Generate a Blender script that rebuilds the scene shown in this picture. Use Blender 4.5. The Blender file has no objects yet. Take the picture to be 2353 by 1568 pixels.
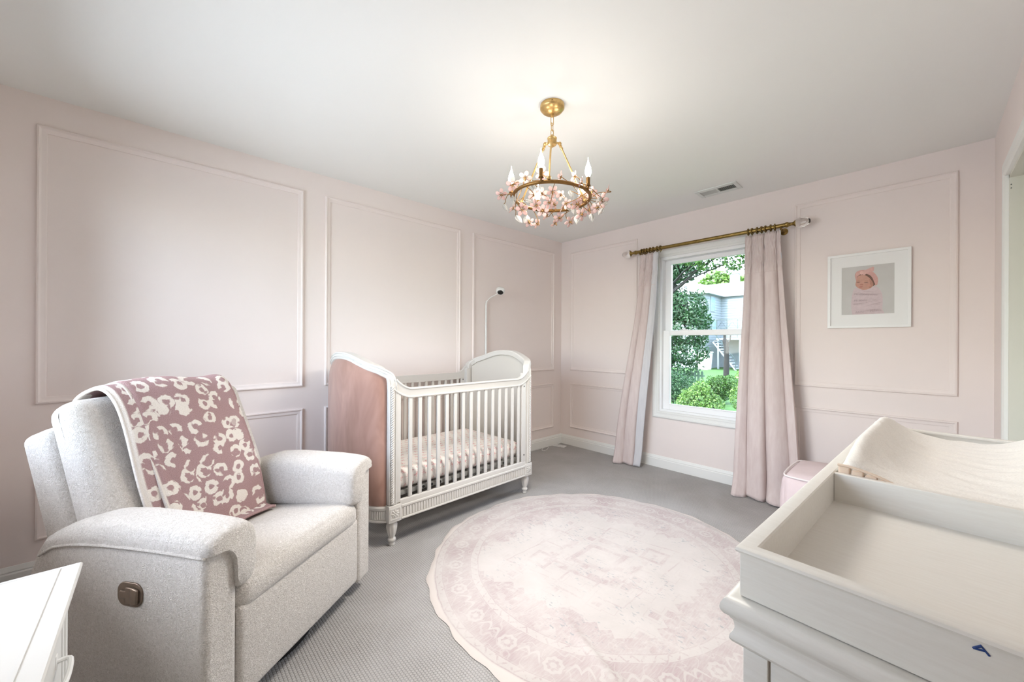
WALLC = (240, 229, 224)
CEILC = (242, 242, 239)
BULBC = (1.0, 0.935, 0.85, 1)
BULBW = 30.0
SPOTW = 50.0
SKYW = 1.25
SKYC = (2.95, 3.2, 3.5)
SUNW = 2.2
EXPO = 1.5
import bpy, bmesh, math, random
from mathutils import Vector, Matrix, noise as mnoise
PI = math.pi
sc = bpy.context.scene
COL = sc.collection
rnd = random.Random(7)

# ------------------------------------------------------------------ materials
def lin(c):
    c = c / 255.0
    return c / 12.92 if c <= 0.04045 else ((c + 0.055) / 1.055) ** 2.4
def rgb(r, g, b):
    return (lin(r), lin(g), lin(b), 1.0)

class NT:
    def __init__(s, name):
        s.m = bpy.data.materials.new(name); s.m.use_nodes = True
        s.t = s.m.node_tree; s.t.nodes.clear()
        s.out = s.t.nodes.new('ShaderNodeOutputMaterial')
    def n(s, typ, **kw):
        nd = s.t.nodes.new(typ)
        for k, v in kw.items():
            if hasattr(nd, k) and not k.startswith('i_'): setattr(nd, k, v)
        return nd
    def put(s, sock, v):
        if hasattr(v, 'links') or hasattr(v, 'is_linked'): s.t.links.new(v, sock)
        elif v is not None: sock.default_value = v
    def math(s, op, a, b=None, c=None, clamp=False):
        nd = s.n('ShaderNodeMath', operation=op); nd.use_clamp = clamp
        s.put(nd.inputs[0], a)
        if b is not None: s.put(nd.inputs[1], b)
        if c is not None: s.put(nd.inputs[2], c)
        return nd.outputs[0]
    def mix(s, fac, a, b):
        nd = s.n('ShaderNodeMix', data_type='RGBA')
        s.put(nd.inputs[0], fac); s.put(nd.inputs[6], a); s.put(nd.inputs[7], b)
        return nd.outputs[2]
    def mapr(s, v, a, b, c=0.0, d=1.0):
        nd = s.n('ShaderNodeMapRange'); nd.clamp = True
        for i, x in enumerate((v, a, b, c, d)): s.put(nd.inputs[i], x)
        return nd.outputs[0]
    def coord(s, kind='Object', scale=None, rot=None):
        tc = s.n('ShaderNodeTexCoord')
        o = tc.outputs[kind]
        if scale is not None or rot is not None:
            mp = s.n('ShaderNodeMapping')
            s.put(mp.inputs[0], o)
            if scale is not None: mp.inputs['Scale'].default_value = scale
            if rot is not None: mp.inputs['Rotation'].default_value = rot
            o = mp.outputs[0]
        return o
    def noise(s, vec, scale, detail=2.0, rough=0.5, dist=0.0, col=False):
        nd = s.n('ShaderNodeTexNoise')
        s.put(nd.inputs['Vector'], vec)
        nd.inputs['Scale'].default_value = scale; nd.inputs['Detail'].default_value = detail
        nd.inputs['Roughness'].default_value = rough; nd.inputs['Distortion'].default_value = dist
        return nd.outputs[1] if col else nd.outputs[0]
    def sep(s, v):
        nd = s.n('ShaderNodeSeparateXYZ'); s.put(nd.inputs[0], v); return nd.outputs
    def comb(s, x, y, z=0.0):
        nd = s.n('ShaderNodeCombineXYZ')
        for i, v in enumerate((x, y, z)): s.put(nd.inputs[i], v)
        return nd.outputs[0]
    def bump(s, h, strength=0.3, dist=0.01):
        nd = s.n('ShaderNodeBump'); s.put(nd.inputs['Height'], h)
        nd.inputs['Strength'].default_value = strength; nd.inputs['Distance'].default_value = dist
        return nd.outputs[0]
    def bsdf(s, color, rough=0.6, metal=0.0, normal=None, **kw):
        nd = s.n('ShaderNodeBsdfPrincipled')
        s.put(nd.inputs['Base Color'], color); s.put(nd.inputs['Roughness'], rough)
        nd.inputs['Metallic'].default_value = metal
        if normal is not None: s.put(nd.inputs['Normal'], normal)
        for k, v in kw.items(): s.put(nd.inputs[k], v)
        s.t.links.new(nd.outputs[0], s.out.inputs[0])
        return nd
    def surf(s, sh):
        s.t.links.new(sh, s.out.inputs[0])

def simple(name, c, rough=0.6, metal=0.0, nscale=0.0, namp=0.04, bscale=0.0, bstr=0.1, bdist=0.002, **kw):
    t = NT(name)
    col = rgb(*c)
    v = t.coord('Object')
    if nscale:
        f = t.noise(v, nscale, 4, 0.6)
        a = tuple(max(0, x * (1 - namp)) for x in col[:3]) + (1,); b = tuple(min(1, x * (1 + namp)) for x in col[:3]) + (1,)
        col = t.mix(t.mapr(f, 0.3, 0.7), a, b)
    nm = None
    if bscale:
        nm = t.bump(t.noise(v, bscale, 3, 0.6), bstr, bdist)
    t.bsdf(col, rough, metal, nm, **kw)
    return t.m

M = {}
M['wall'] = simple('pink_wall_paint', WALLC, 0.85, bscale=160, bstr=0.06, bdist=0.001, nscale=1.3, namp=0.012)
M['ceil'] = simple('ceiling_white_paint', CEILC, 0.9, bscale=220, bstr=0.05, bdist=0.001)
M['trim'] = simple('white_trim_paint', (238, 238, 234), 0.45, bscale=60, bstr=0.02, bdist=0.001)
M['vinyl'] = simple('white_window_vinyl', (248, 248, 248), 0.35, bscale=40, bstr=0.01, bdist=0.001)
M['jamb'] = simple('cream_door_paint', (222, 221, 210), 0.5, bscale=50, bstr=0.02, bdist=0.001)
M['crib'] = simple('ivory_crib_paint', (209, 206, 201), 0.4, bscale=70, bstr=0.03, bdist=0.001)
M['cribin'] = simple('ivory_panel_fabric', (205, 200, 192), 0.8, bscale=500, bstr=0.1, bdist=0.001)
M['wdress'] = simple('white_furniture_paint', (226, 226, 223), 0.4, bscale=40, bstr=0.02, bdist=0.001)
M['brass'] = simple('aged_brass', (138, 114, 64), 0.33, 0.9, nscale=30, namp=0.25)
M['gold'] = simple('brushed_gold', (204, 170, 112), 0.32, 0.85, nscale=60, namp=0.12)
M['goldd'] = simple('dark_antique_gold', (140, 104, 58), 0.4, 0.8, nscale=60, namp=0.2)
M['black'] = simple('black_plastic', (14, 14, 15), 0.35, nscale=40, namp=0.2)
M['bronze'] = simple('dark_bronze_plastic', (128, 113, 100), 0.32, 0.55, nscale=40, namp=0.15)
M['whitep'] = simple('white_plastic', (232, 232, 230), 0.4, nscale=20, namp=0.03)
M['steel'] = simple('grey_bed_frame_metal', (150, 150, 146), 0.5, 0.2, nscale=30, namp=0.08)
M['vent'] = simple('white_vent_metal', (222, 226, 222), 0.45, nscale=20, namp=0.03)
M['ventd'] = simple('dark_vent_void', (92, 100, 96), 0.8, nscale=20, namp=0.1)
M['mat'] = simple('white_mat_board', (240, 240, 238), 0.8, bscale=300, bstr=0.03, bdist=0.001)
M['frame'] = simple('white_frame_lacquer', (243, 243, 241), 0.4, bscale=30, bstr=0.02, bdist=0.001)
M['ink'] = simple('blue_marker_ink', (26, 62, 128), 0.5, nscale=400, namp=0.4)
M['pouf'] = simple('pale_pink_canvas', (222, 206, 208), 0.85, bscale=350, bstr=0.15, bdist=0.001, nscale=6, namp=0.05)
M['piping'] = simple('white_piping', (240, 232, 232), 0.8, bscale=300, bstr=0.1, bdist=0.001)

def boucle():
    t = NT('cream_boucle')
    v = t.coord('Object')
    a = t.noise(v, 130, 3, 0.6, 1.6); b = t.noise(v, 45, 3, 0.6)
    h = t.math('ADD', a, t.math('MULTIPLY', b, 0.5))
    col = t.mix(t.mapr(a, 0.33, 0.68), rgb(196, 189, 181), rgb(236, 231, 226))
    col = t.mix(t.mapr(t.noise(v, 3, 2), 0.3, 0.7, 0, 0.25), col, rgb(218, 211, 204))
    bs = t.bsdf(col, 0.95, 0, t.bump(h, 0.85, 0.008))
    bs.inputs['Sheen Weight'].default_value = 0.25
    return t.m
M['boucle'] = boucle()

def velvet():
    t = NT('dusty_pink_velvet')
    v = t.coord('Object', (3, 3, 1.2))
    f = t.noise(v, 2.2, 3, 0.6, 0.6)
    col = t.mix(t.mapr(f, 0.35, 0.7), rgb(150, 112, 98), rgb(175, 137, 123))
    bs = t.bsdf(col, 0.85, 0, t.bump(t.noise(t.coord('Object'), 400, 2), 0.15, 0.001))
    bs.inputs['Sheen Weight'].default_value = 0.5
    return t.m
M['velvet'] = velvet()

def carpet():
    t = NT('grey_loop_carpet')
    x, y, z = t.sep(t.coord('Object', rot=(0, 0, 0.0)))
    n1 = t.noise(t.coord('Object'), 9, 2)
    P = 0.0128
    xs = t.math('ADD', x, t.math('MULTIPLY', t.noise(t.coord('Object'), 30, 2), 0.012))
    row = t.math('FLOOR', t.math('DIVIDE', y, P))
    off = t.math('MULTIPLY', t.math('MODULO', t.math('ABSOLUTE', row), 2.0), 0.5)
    fx = t.math('SUBTRACT', t.math('FRACT', t.math('ADD', t.math('DIVIDE', xs, P), off)), 0.5)
    fy = t.math('SUBTRACT', t.math('FRACT', t.math('DIVIDE', y, P)), 0.5)
    d = t.math('SQRT', t.math('ADD', t.math('MULTIPLY', fx, fx), t.math('MULTIPLY', fy, fy)))
    hole = t.mapr(d, 0.34, 0.66)
    fine = t.noise(t.coord('Object'), 420, 3, 0.7)
    big = t.noise(t.coord('Object', (1, 1, 1), (0, 0, 0.7)), 2.6, 3, 0.6, 0.4)
    col = t.mix(t.mapr(fine, 0.3, 0.7), rgb(158, 155, 153), rgb(198, 196, 194))
    col = t.mix(t.math('MULTIPLY', hole, 0.62), col, rgb(94, 90, 87))
    col = t.mix(t.mapr(big, 0.38, 0.66, 0, 0.28), col, rgb(204, 203, 203))
    h = t.math('ADD', t.math('MULTIPLY', t.math('SUBTRACT', 1.0, hole), 1.0), t.math('MULTIPLY', fine, 0.6))
    bs = t.bsdf(col, 0.95, 0, t.bump(h, 0.6, 0.006))
    return t.m
M['carpet'] = carpet()

def rugmat():
    t = NT('faded_medallion_rug')
    o = t.coord('Object')
    x0, y0, _ = t.sep(o)
    wob = t.noise(o, 7, 3, 0.6, 0.0)
    x = t.math('ADD', x0, t.math('MULTIPLY', t.math('SUBTRACT', wob, 0.5), 0.02))
    y = t.math('ADD', y0, t.math('MULTIPLY', t.math('SUBTRACT', t.noise(t.coord('Object', (1, 1, 1), (0, 0, 1.3)), 6, 3), 0.5), 0.02))
    r = t.math('SQRT', t.math('ADD', t.math('MULTIPLY', x, x), t.math('MULTIPLY', y, y)))
    th = t.math('ARCTAN2', y, x)
    def band(a, b, e=0.004):
        return t.math('MULTIPLY', t.mapr(r, a - e, a + e), t.mapr(r, b - e, b + e, 1.0, 0.0))
    def line(v, c, w):
        return t.mapr(t.math('ABSOLUTE', t.math('SUBTRACT', v, c)), w * 0.6, w, 1.0, 0.0)
    # ----- border band with rosettes
    N = 24
    ac = t.math('MULTIPLY', t.math('SUBTRACT', t.math('FRACT', t.math('MULTIPLY', t.math('ADD', t.math('DIVIDE', th, 2 * PI), 0.5), N)), 0.5), 2 * PI * 0.89 / N)
    bc = t.math('SUBTRACT', r, 0.89)
    d = t.math('SQRT', t.math('ADD', t.math('MULTIPLY', ac, ac), t.math('MULTIPLY', bc, bc)))
    ang = t.math('ARCTAN2', bc, ac)
    dsc = t.math('ADD', d, t.math('MULTIPLY', t.math('SINE', t.math('MULTIPLY', ang, 8)), 0.003))
    ros = t.math('MAXIMUM', line(dsc, 0.036, 0.010), t.mapr(d, 0.012, 0.017, 1, 0))
    # scrolls half way between the rosettes
    a2 = t.math('SUBTRACT', t.math('ABSOLUTE', ac), 2 * PI * 0.89 / N * 0.5)
    b2 = t.math('SUBTRACT', bc, t.math('MULTIPLY', t.math('SINE', t.math('MULTIPLY', a2, 60)), 0.03))
    scroll = t.math('MULTIPLY', line(b2, 0.0, 0.011), t.mapr(t.math('ABSOLUTE', a2), 0.055, 0.065, 1, 0))
    vine = line(t.noise(o, 11, 1, 0.4, 0.6), 0.5, 0.020)
    vine = t.math('MULTIPLY', vine, 0.6)
    orn = t.math('MAXIMUM', t.math('MAXIMUM', ros, scroll), vine)
    bandm = t.math('MULTIPLY', band(0.805, 0.965), t.math('SUBTRACT', 1.0, orn))
    # thin guard bands with little leaf marks
    N2 = 88
    g = t.math('SUBTRACT', t.math('FRACT', t.math('MULTIPLY', t.math('ADD', t.math('DIVIDE', th, 2 * PI), 0.5), N2)), 0.5)
    zig = lambda c: t.math('MULTIPLY', line(t.math('ADD', t.math('SUBTRACT', r, c), t.math('MULTIPLY', t.math('SUBTRACT', t.math('ABSOLUTE', g), 0.25), 0.07)), 0.0, 0.008), t.mapr(t.noise(o, 45, 2), 0.42, 0.55))
    guard = t.math('MAXIMUM', t.math('MULTIPLY', band(0.970, 1.005), zig(0.987)), t.math('MULTIPLY', band(0.760, 0.800), zig(0.780)))
    lines = t.math('MAXIMUM', t.math('MAXIMUM', line(r, 1.010, 0.004), line(r, 0.968, 0.004)), t.math('MAXIMUM', line(r, 0.803, 0.004), line(r, 0.757, 0.005)))
    # ----- field: stepped diamonds
    mp = t.n('ShaderNodeMapping'); t.put(mp.inputs[0], t.comb(x, y, 0.0)); mp.inputs['Rotation'].default_value = (0, 0, math.radians(40))
    fx, fy, _ = t.sep(mp.outputs[0])
    q = 0.055
    qx = t.math('MULTIPLY', t.math('FLOOR', t.math('DIVIDE', t.math('ABSOLUTE', fx), q)), q)
    qy = t.math('MULTIPLY', t.math('FLOOR', t.math('DIVIDE', t.math('ABSOLUTE', fy), q)), q)
    ms = t.math('ADD', qx, t.math('MULTIPLY', qy, 0.8))
    md = t.math('ADD', t.math('ABSOLUTE', fx), t.math('MULTIPLY', t.math('ABSOLUTE', fy), 0.8))
    infield = t.mapr(r, 0.750, 0.754, 1.0, 0.0)
    spand = t.math('MULTIPLY', t.mapr(ms, 0.655, 0.66), t.mapr(t.noise(o, 22, 3, 0.6, 0.5), 0.40, 0.50, 0.35, 1.0))
    d2 = t.math('ADD', t.math('ABSOLUTE', t.math('SUBTRACT', t.math('ABSOLUTE', fx), 0.25)), t.math('ABSOLUTE', t.math('SUBTRACT', t.math('ABSOLUTE', fy), 0.20)))
    d3 = t.math('ADD', t.math('ABSOLUTE', fx), t.math('MULTIPLY', t.math('ABSOLUTE', t.math('SUBTRACT', t.math('ABSOLUTE', fy), 0.36)), 1.0))
    dia = t.math('MAXIMUM', t.math('MAXIMUM', line(md, 0.46, 0.007), line(md, 0.14, 0.03)), t.math('MAXIMUM', t.math('MULTIPLY', line(md, 0.27, 0.045), t.mapr(t.noise(o, 14, 3), 0.45, 0.55)), t.math('MAXIMUM', line(d2, 0.13, 0.012), line(d3, 0.09, 0.02))))
    dia = t.math('MULTIPLY', dia, t.mapr(t.noise(t.coord('Object', (1, 1, 1), (0, 0, 2.0)), 5, 3), 0.36, 0.56))
    cell = t.n('ShaderNodeTexVoronoi'); cell.voronoi_dimensions = '2D'; t.put(cell.inputs['Vector'], mp.outputs[0]); cell.inputs['Scale'].default_value = 7.0; cell.distance = 'MANHATTAN'
    motif = t.math('MULTIPLY', t.mapr(cell.outputs['Distance'], 0.22, 0.27, 1, 0), t.mapr(t.noise(o, 5, 2), 0.47, 0.55))
    cellline = line(cell.outputs['Distance'], 0.42, 0.03)
    speck = t.mapr(t.noise(t.coord('Object', (1, 2.2, 1), (0, 0, 0.6)), 34, 2, 0.5), 0.62, 0.66)
    fieldm = t.math('MAXIMUM', t.math('MAXIMUM', spand, dia), t.math('MAXIMUM', t.math('MULTIPLY', motif, 0.8), t.math('MULTIPLY', cellline, 0.35)))
    fieldm = t.math('MULTIPLY', t.math('SUBTRACT', fieldm, t.math('MULTIPLY', vine, 0.7), clamp=True), infield)
    pink = t.math('MAXIMUM', t.math('MAXIMUM', bandm, fieldm), t.math('MAXIMUM', guard, lines))
    # ----- wear
    wear = t.noise(t.coord('Object', (1, 1, 1), (0, 0, 0.4)), 3.2, 5, 0.65, 0.3)
    streak = t.noise(t.coord('Object', (26, 3.0, 1), (0, 0, math.radians(40))), 5, 3, 0.6)
    w = t.math('MULTIPLY', t.mapr(wear, 0.36, 0.64, 0.22, 1.0), t.mapr(streak, 0.34, 0.62, 0.30, 1.0))
    pink = t.math('MULTIPLY', pink, w)
    cream = t.mix(t.mapr(wear, 0.3, 0.7), rgb(202, 196, 193), rgb(189, 183, 180))
    mauve = t.mix(t.mapr(streak, 0.3, 0.7), rgb(158, 136, 141), rgb(174, 153, 155))
    col = t.mix(t.math('MULTIPLY', pink, 0.78), cream, mauve)
    blue = t.math('MULTIPLY', t.math('MULTIPLY', speck, infield), t.mapr(t.noise(o, 4, 2), 0.45, 0.6, 0, 0.55))
    col = t.mix(blue, col, rgb(140, 148, 154))
    edge = t.mapr(r, 1.012, 1.02)
    col = t.mix(edge, col, rgb(208, 200, 195))
    weave = t.noise(o, 300, 2)
    t.bsdf(col, 0.95, 0, t.bump(t.math('ADD', weave, t.math('MULTIPLY', wear, 0.5)), 0.2, 0.003))
    return t.m
M['rug'] = rugmat()

def leopard():
    t = NT('leopard_knit')
    u, v, _ = t.sep(t.coord('UV'))
    base = t.comb(u, v, 0.0)
    dn = t.n('ShaderNodeTexNoise'); t.put(dn.inputs['Vector'], base); dn.inputs['Scale'].default_value = 30; dn.inputs['Detail'].default_value = 5; dn.inputs['Roughness'].default_value = 0.65
    dx, dy, _ = t.sep(dn.outputs[1])
    wv = t.comb(t.math('ADD', u, t.math('MULTIPLY', t.math('SUBTRACT', dx, 0.5), 0.032)), t.math('ADD', v, t.math('MULTIPLY', t.math('SUBTRACT', dy, 0.5), 0.032)), 0.0)
    vo = t.n('ShaderNodeTexVoronoi'); t.put(vo.inputs['Vector'], wv); vo.voronoi_dimensions = '2D'; vo.inputs['Scale'].default_value = 13.5; vo.inputs['Randomness'].default_value = 0.68
    d = vo.outputs['Distance']
    rc, gc, bc = t.sep(vo.outputs['Color'])
    ring = t.math('MULTIPLY', t.mapr(d, 0.14, 0.18), t.mapr(d, 0.40, 0.44, 1, 0))
    brk = t.noise(base, 21, 1, 0.4)
    gap = t.mapr(brk, 0.41, 0.45)
    ring = t.math('MULTIPLY', ring, gap)
    dots = t.math('MULTIPLY', t.mapr(d, 0.28, 0.31, 1, 0), t.mapr(rc, 0.80, 0.82))
    m = t.math('MAXIMUM', ring, dots)
    fuzz = t.noise(base, 330, 2, 0.7)
    mauve = t.mix(t.mapr(fuzz, 0.3, 0.7), rgb(152, 122, 123), rgb(184, 153, 153))
    cream = t.mix(t.mapr(fuzz, 0.3, 0.7), rgb(220, 210, 201), rgb(242, 236, 229))
    # cream binding along the two long edges
    eb = t.mapr(u, EDGEU - 0.026, EDGEU - 0.022)
    m = t.math('MAXIMUM', m, eb)
    t.bsdf(t.mix(m, mauve, cream), 0.95, 0, t.bump(t.math('ADD', fuzz, t.math('MULTIPLY', m, 0.3)), 0.6, 0.006))
    return t.m
EDGEU = 0.52
M['leopard'] = leopard()

def bows():
    t = NT('bow_print_sheet')
    u, v, _ = t.sep(t.coord('UV'))
    S = 0.062
    cu = t.math('DIVIDE', u, S); cv = t.math('DIVIDE', v, S)
    row = t.math('FLOOR', cv)
    cu = t.math('ADD', cu, t.math('MULTIPLY', t.math('MODULO', t.math('ABSOLUTE', row), 2.0), 0.5))
    px = t.math('MULTIPLY', t.math('SUBTRACT', t.math('FRACT', cu), 0.5), 1.0)
    py = t.math('SUBTRACT', t.math('FRACT', cv), 0.5)
    wn = t.n('ShaderNodeTexWhiteNoise', noise_dimensions='2D'); t.put(wn.inputs['Vector'], t.comb(t.math('FLOOR', cu), row, 0.0))
    an = t.math('MULTIPLY', t.math('SUBTRACT', wn.outputs[0], 0.5), 2.2)
    cs = t.math('COSINE', an); sn = t.math('SINE', an)
    rx = t.math('SUBTRACT', t.math('MULTIPLY', px, cs), t.math('MULTIPLY', py, sn))
    ry = t.math('ADD', t.math('MULTIPLY', px, sn), t.math('MULTIPLY', py, cs))
    ax = t.math('ABSOLUTE', rx)
    ex = t.math('DIVIDE', t.math('SUBTRACT', ax, 0.15), 0.15); ey = t.math('DIVIDE', t.math('SUBTRACT', ry, t.math('MULTIPLY', ax, 0.35)), 0.09)
    e = t.math('SQRT', t.math('ADD', t.math('MULTIPLY', ex, ex), t.math('MULTIPLY', ey, ey)))
    loop = t.mapr(t.math('ABSOLUTE', t.math('SUBTRACT', e, 0.8)), 0.22, 0.32, 1, 0)
    tl = t.math('ABSOLUTE', t.math('ADD', ry, t.math('MULTIPLY', ax, 1.35)))
    tail = t.math('MULTIPLY', t.mapr(tl, 0.035, 0.055, 1, 0), t.mapr(ax, 0.19, 0.21, 1, 0))
    tail = t.math('MULTIPLY', tail, t.mapr(ry, -0.02, 0.0, 1, 0))
    knot = t.mapr(t.math('MAXIMUM', ax, t.math('ABSOLUTE', ry)), 0.04, 0.06, 1, 0)
    m = t.math('MAXIMUM', t.math('MAXIMUM', loop, tail), knot)
    pk = t.mix(wn.outputs[0], rgb(206, 112, 122), rgb(216, 150, 154))
    col = t.mix(t.math('MULTIPLY', m, 0.8), rgb(238, 232, 227), pk)
    t.bsdf(col, 0.85, 0, t.bump(t.noise(t.coord('Object'), 12, 3), 0.25, 0.01))
    return t.m
M['bows'] = bows()

def wood_white():
    t = NT('brushed_white_wood')
    f = t.noise(t.coord('Object', (6, 60, 60)), 3, 4, 0.65)
    g = t.noise(t.coord('Object'), 1.5, 3, 0.6)
    col = t.mix(t.mapr(f, 0.35, 0.7), rgb(224, 221, 214), rgb(230, 228, 222))
    col = t.mix(t.mapr(g, 0.35, 0.7, 0, 0.25), col, rgb(219, 214, 205))
    t.bsdf(col, 0.42, 0, t.bump(f, 0.04, 0.001))
    return t.m
M['wood'] = wood_white()

def terry():
    t = NT('cream_plush_cover')
    o = t.coord('Object')
    a = t.noise(o, 260, 3, 0.7)
    w = t.n('ShaderNodeTexWave', wave_type='BANDS', bands_direction='Y'); t.put(w.inputs['Vector'], t.coord('Object', rot=(0, 0, 0.45)))
    w.inputs['Scale'].default_value = 6; w.inputs['Distortion'].default_value = 9; w.inputs['Detail'].default_value = 3; w.inputs['Detail Scale'].default_value = 1.4
    col = t.mix(t.mapr(a, 0.3, 0.7), rgb(222, 217, 208), rgb(240, 236, 229))
    h = t.math('ADD', t.math('MULTIPLY', a, 0.25), t.math('MULTIPLY', w.outputs[1], 0.35))
    bs = t.bsdf(col, 0.95, 0, t.bump(h, 0.45, 0.008))
    bs.inputs['Sheen Weight'].default_value = 0.3
    return t.m
M['terry'] = terry()
M['quilt'] = simple('quilted_beige_cloth', (214, 192, 172), 0.85, bscale=60, bstr=0.3, bdist=0.004)

def linen(name, c1, c2, trans=0.18):
    t = NT(name)
    o = t.coord('Object', (1, 1, 0.15))
    f = t.noise(o, 40, 3, 0.6)
    col = t.mix(t.mapr(f, 0.3, 0.7), rgb(*c1), rgb(*c2))
    nm = t.bump(t.noise(t.coord('Object'), 500, 2), 0.12, 0.001)
    d = t.n('ShaderNodeBsdfDiffuse'); t.put(d.inputs[0], col); t.put(d.inputs['Normal'], nm)
    tr = t.n('ShaderNodeBsdfTranslucent'); t.put(tr.inputs[0], col)
    mx = t.n('ShaderNodeMixShader'); mx.inputs[0].default_value = trans
    t.t.links.new(d.outputs[0], mx.inputs[1]); t.t.links.new(tr.outputs[0], mx.inputs[2]); t.surf(mx.outputs[0])
    return t.m
M['curtain'] = linen('blush_linen', (232, 216, 212), (242, 229, 225), 0.26)
M['lining'] = linen('white_lining', (224, 224, 228), (234, 234, 236), 0.22)

def pane():
    t = NT('window_glass')
    fr = t.n('ShaderNodeFresnel'); fr.inputs[0].default_value = 1.3
    a = t.n('ShaderNodeBsdfTransparent'); a.inputs[0].default_value = (0.92, 0.94, 0.94, 1)
    b = t.n('ShaderNodeBsdfGlossy'); b.inputs['Roughness'].default_value = 0.02
    mx = t.n('ShaderNodeMixShader')
    for i, s in ((0, fr.outputs[0]), (1, a.outputs[0]), (2, b.outputs[0])): t.t.links.new(s, mx.inputs[i])
    t.surf(mx.outputs[0]); return t.m
M['pane'] = pane()

def clear_leaf():
    t = NT('clear_pressed_glass')
    lw = t.n('ShaderNodeLayerWeight'); lw.inputs[0].default_value = 0.42
    w = t.n('ShaderNodeTexWave'); t.put(w.inputs['Vector'], t.coord('UV')); w.inputs['Scale'].default_value = 2.2
    nm = t.bump(w.outputs[1], 0.8, 0.01); t.put(lw.inputs['Normal'], nm)
    a = t.n('ShaderNodeBsdfTransparent'); a.inputs[0].default_value = (0.97, 0.97, 0.96, 1)
    b = t.n('ShaderNodeBsdfPrincipled'); b.inputs['Base Color'].default_value = rgb(240, 238, 234); b.inputs['Roughness'].default_value = 0.1
    t.put(b.inputs['Normal'], nm)
    f = t.math('ADD', t.math('MULTIPLY', lw.outputs['Facing'], 0.7), 0.08)
    mx = t.n('ShaderNodeMixShader')
    t.put(mx.inputs[0], f); t.t.links.new(a.outputs[0], mx.inputs[1]); t.t.links.new(b.outputs[0], mx.inputs[2])
    t.surf(mx.outputs[0]); return t.m
M['gleaf'] = clear_leaf()

def petal():
    t = NT('frosted_pink_glass')
    f = t.noise(t.coord('Object'), 30, 2)
    col = t.mix(f, rgb(224, 194, 189), rgb(238, 214, 209))
    d = t.n('ShaderNodeBsdfPrincipled'); t.put(d.inputs['Base Color'], col); d.inputs['Roughness'].default_value = 0.25
    tr = t.n('ShaderNodeBsdfTranslucent'); t.put(tr.inputs[0], col)
    mx = t.n('ShaderNodeMixShader'); mx.inputs[0].default_value = 0.34
    t.t.links.new(d.outputs[0], mx.inputs[1]); t.t.links.new(tr.outputs[0], mx.inputs[2]); t.surf(mx.outputs[0])
    return t.m
M['petal'] = petal()

def egg():
    t = NT('clear_acrylic')
    g = t.n('ShaderNodeBsdfGlass'); g.inputs['IOR'].default_value = 1.47; g.inputs['Roughness'].default_value = 0.0
    t.surf(g.outputs[0]); return t.m
M['egg'] = egg()

def bulb():
    t = NT('lit_candle_bulb')
    e = t.n('ShaderNodeEmission'); e.inputs[0].default_value = BULBC; e.inputs[1].default_value = BULBW
    t.surf(e.outputs[0]); return t.m
M['bulb'] = bulb()

def leafmat(name, c1, c2, c3):
    t = NT(name)
    o = t.coord('Object')
    f = t.noise(o, 2.2, 4, 0.7)
    g = t.noise(o, 30, 1)
    col = t.mix(t.mapr(f, 0.35, 0.65), rgb(*c1), rgb(*c2)); col = t.mix(t.mapr(g, 0.5, 0.75), col, rgb(*c3))
    d = t.n('ShaderNodeBsdfPrincipled'); t.put(d.inputs['Base Color'], col); d.inputs['Roughness'].default_value = 0.45
    tr = t.n('ShaderNodeBsdfTranslucent'); t.put(tr.inputs[0], col)
    mx = t.n('ShaderNodeMixShader'); mx.inputs[0].default_value = 0.35
    t.t.links.new(d.outputs[0], mx.inputs[1]); t.t.links.new(tr.outputs[0], mx.inputs[2]); t.surf(mx.outputs[0])
    return t.m
M['leafa'] = leafmat('maple_leaves', (24, 56, 15), (52, 94, 27), (104, 142, 56))
M['leafb'] = leafmat('dark_green_leaves', (14, 46, 26), (30, 70, 36), (80, 124, 70))
M['leafc'] = leafmat('lime_shrub_leaves', (46, 84, 26), (88, 126, 46), (146, 172, 92))
M['bark'] = simple('grey_bark', (26, 24, 22), 0.9, bscale=7, bstr=0.3, bdist=0.02, nscale=3, namp=0.3)
M['lawn'] = simple('lawn_grass', (46, 84, 24), 0.95, nscale=2.5, namp=0.3, bscale=60, bstr=0.5, bdist=0.03)
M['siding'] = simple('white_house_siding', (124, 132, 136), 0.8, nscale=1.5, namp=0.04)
M['roof'] = simple('pale_shingle_roof', (160, 162, 163), 0.9, nscale=5, namp=0.08)
M['hglass'] = simple('dark_house_window', (120, 144, 160), 0.1, nscale=2, namp=0.2)
M['deckd'] = simple('dark_iron_rail', (44, 60, 58), 0.6, nscale=8, namp=0.2)
M['fence'] = simple('weathered_fence', (92, 114, 96), 0.9, nscale=5, namp=0.15)
M['conc'] = simple('pale_concrete', (190, 190, 186), 0.9, nscale=3, namp=0.08)

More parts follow.
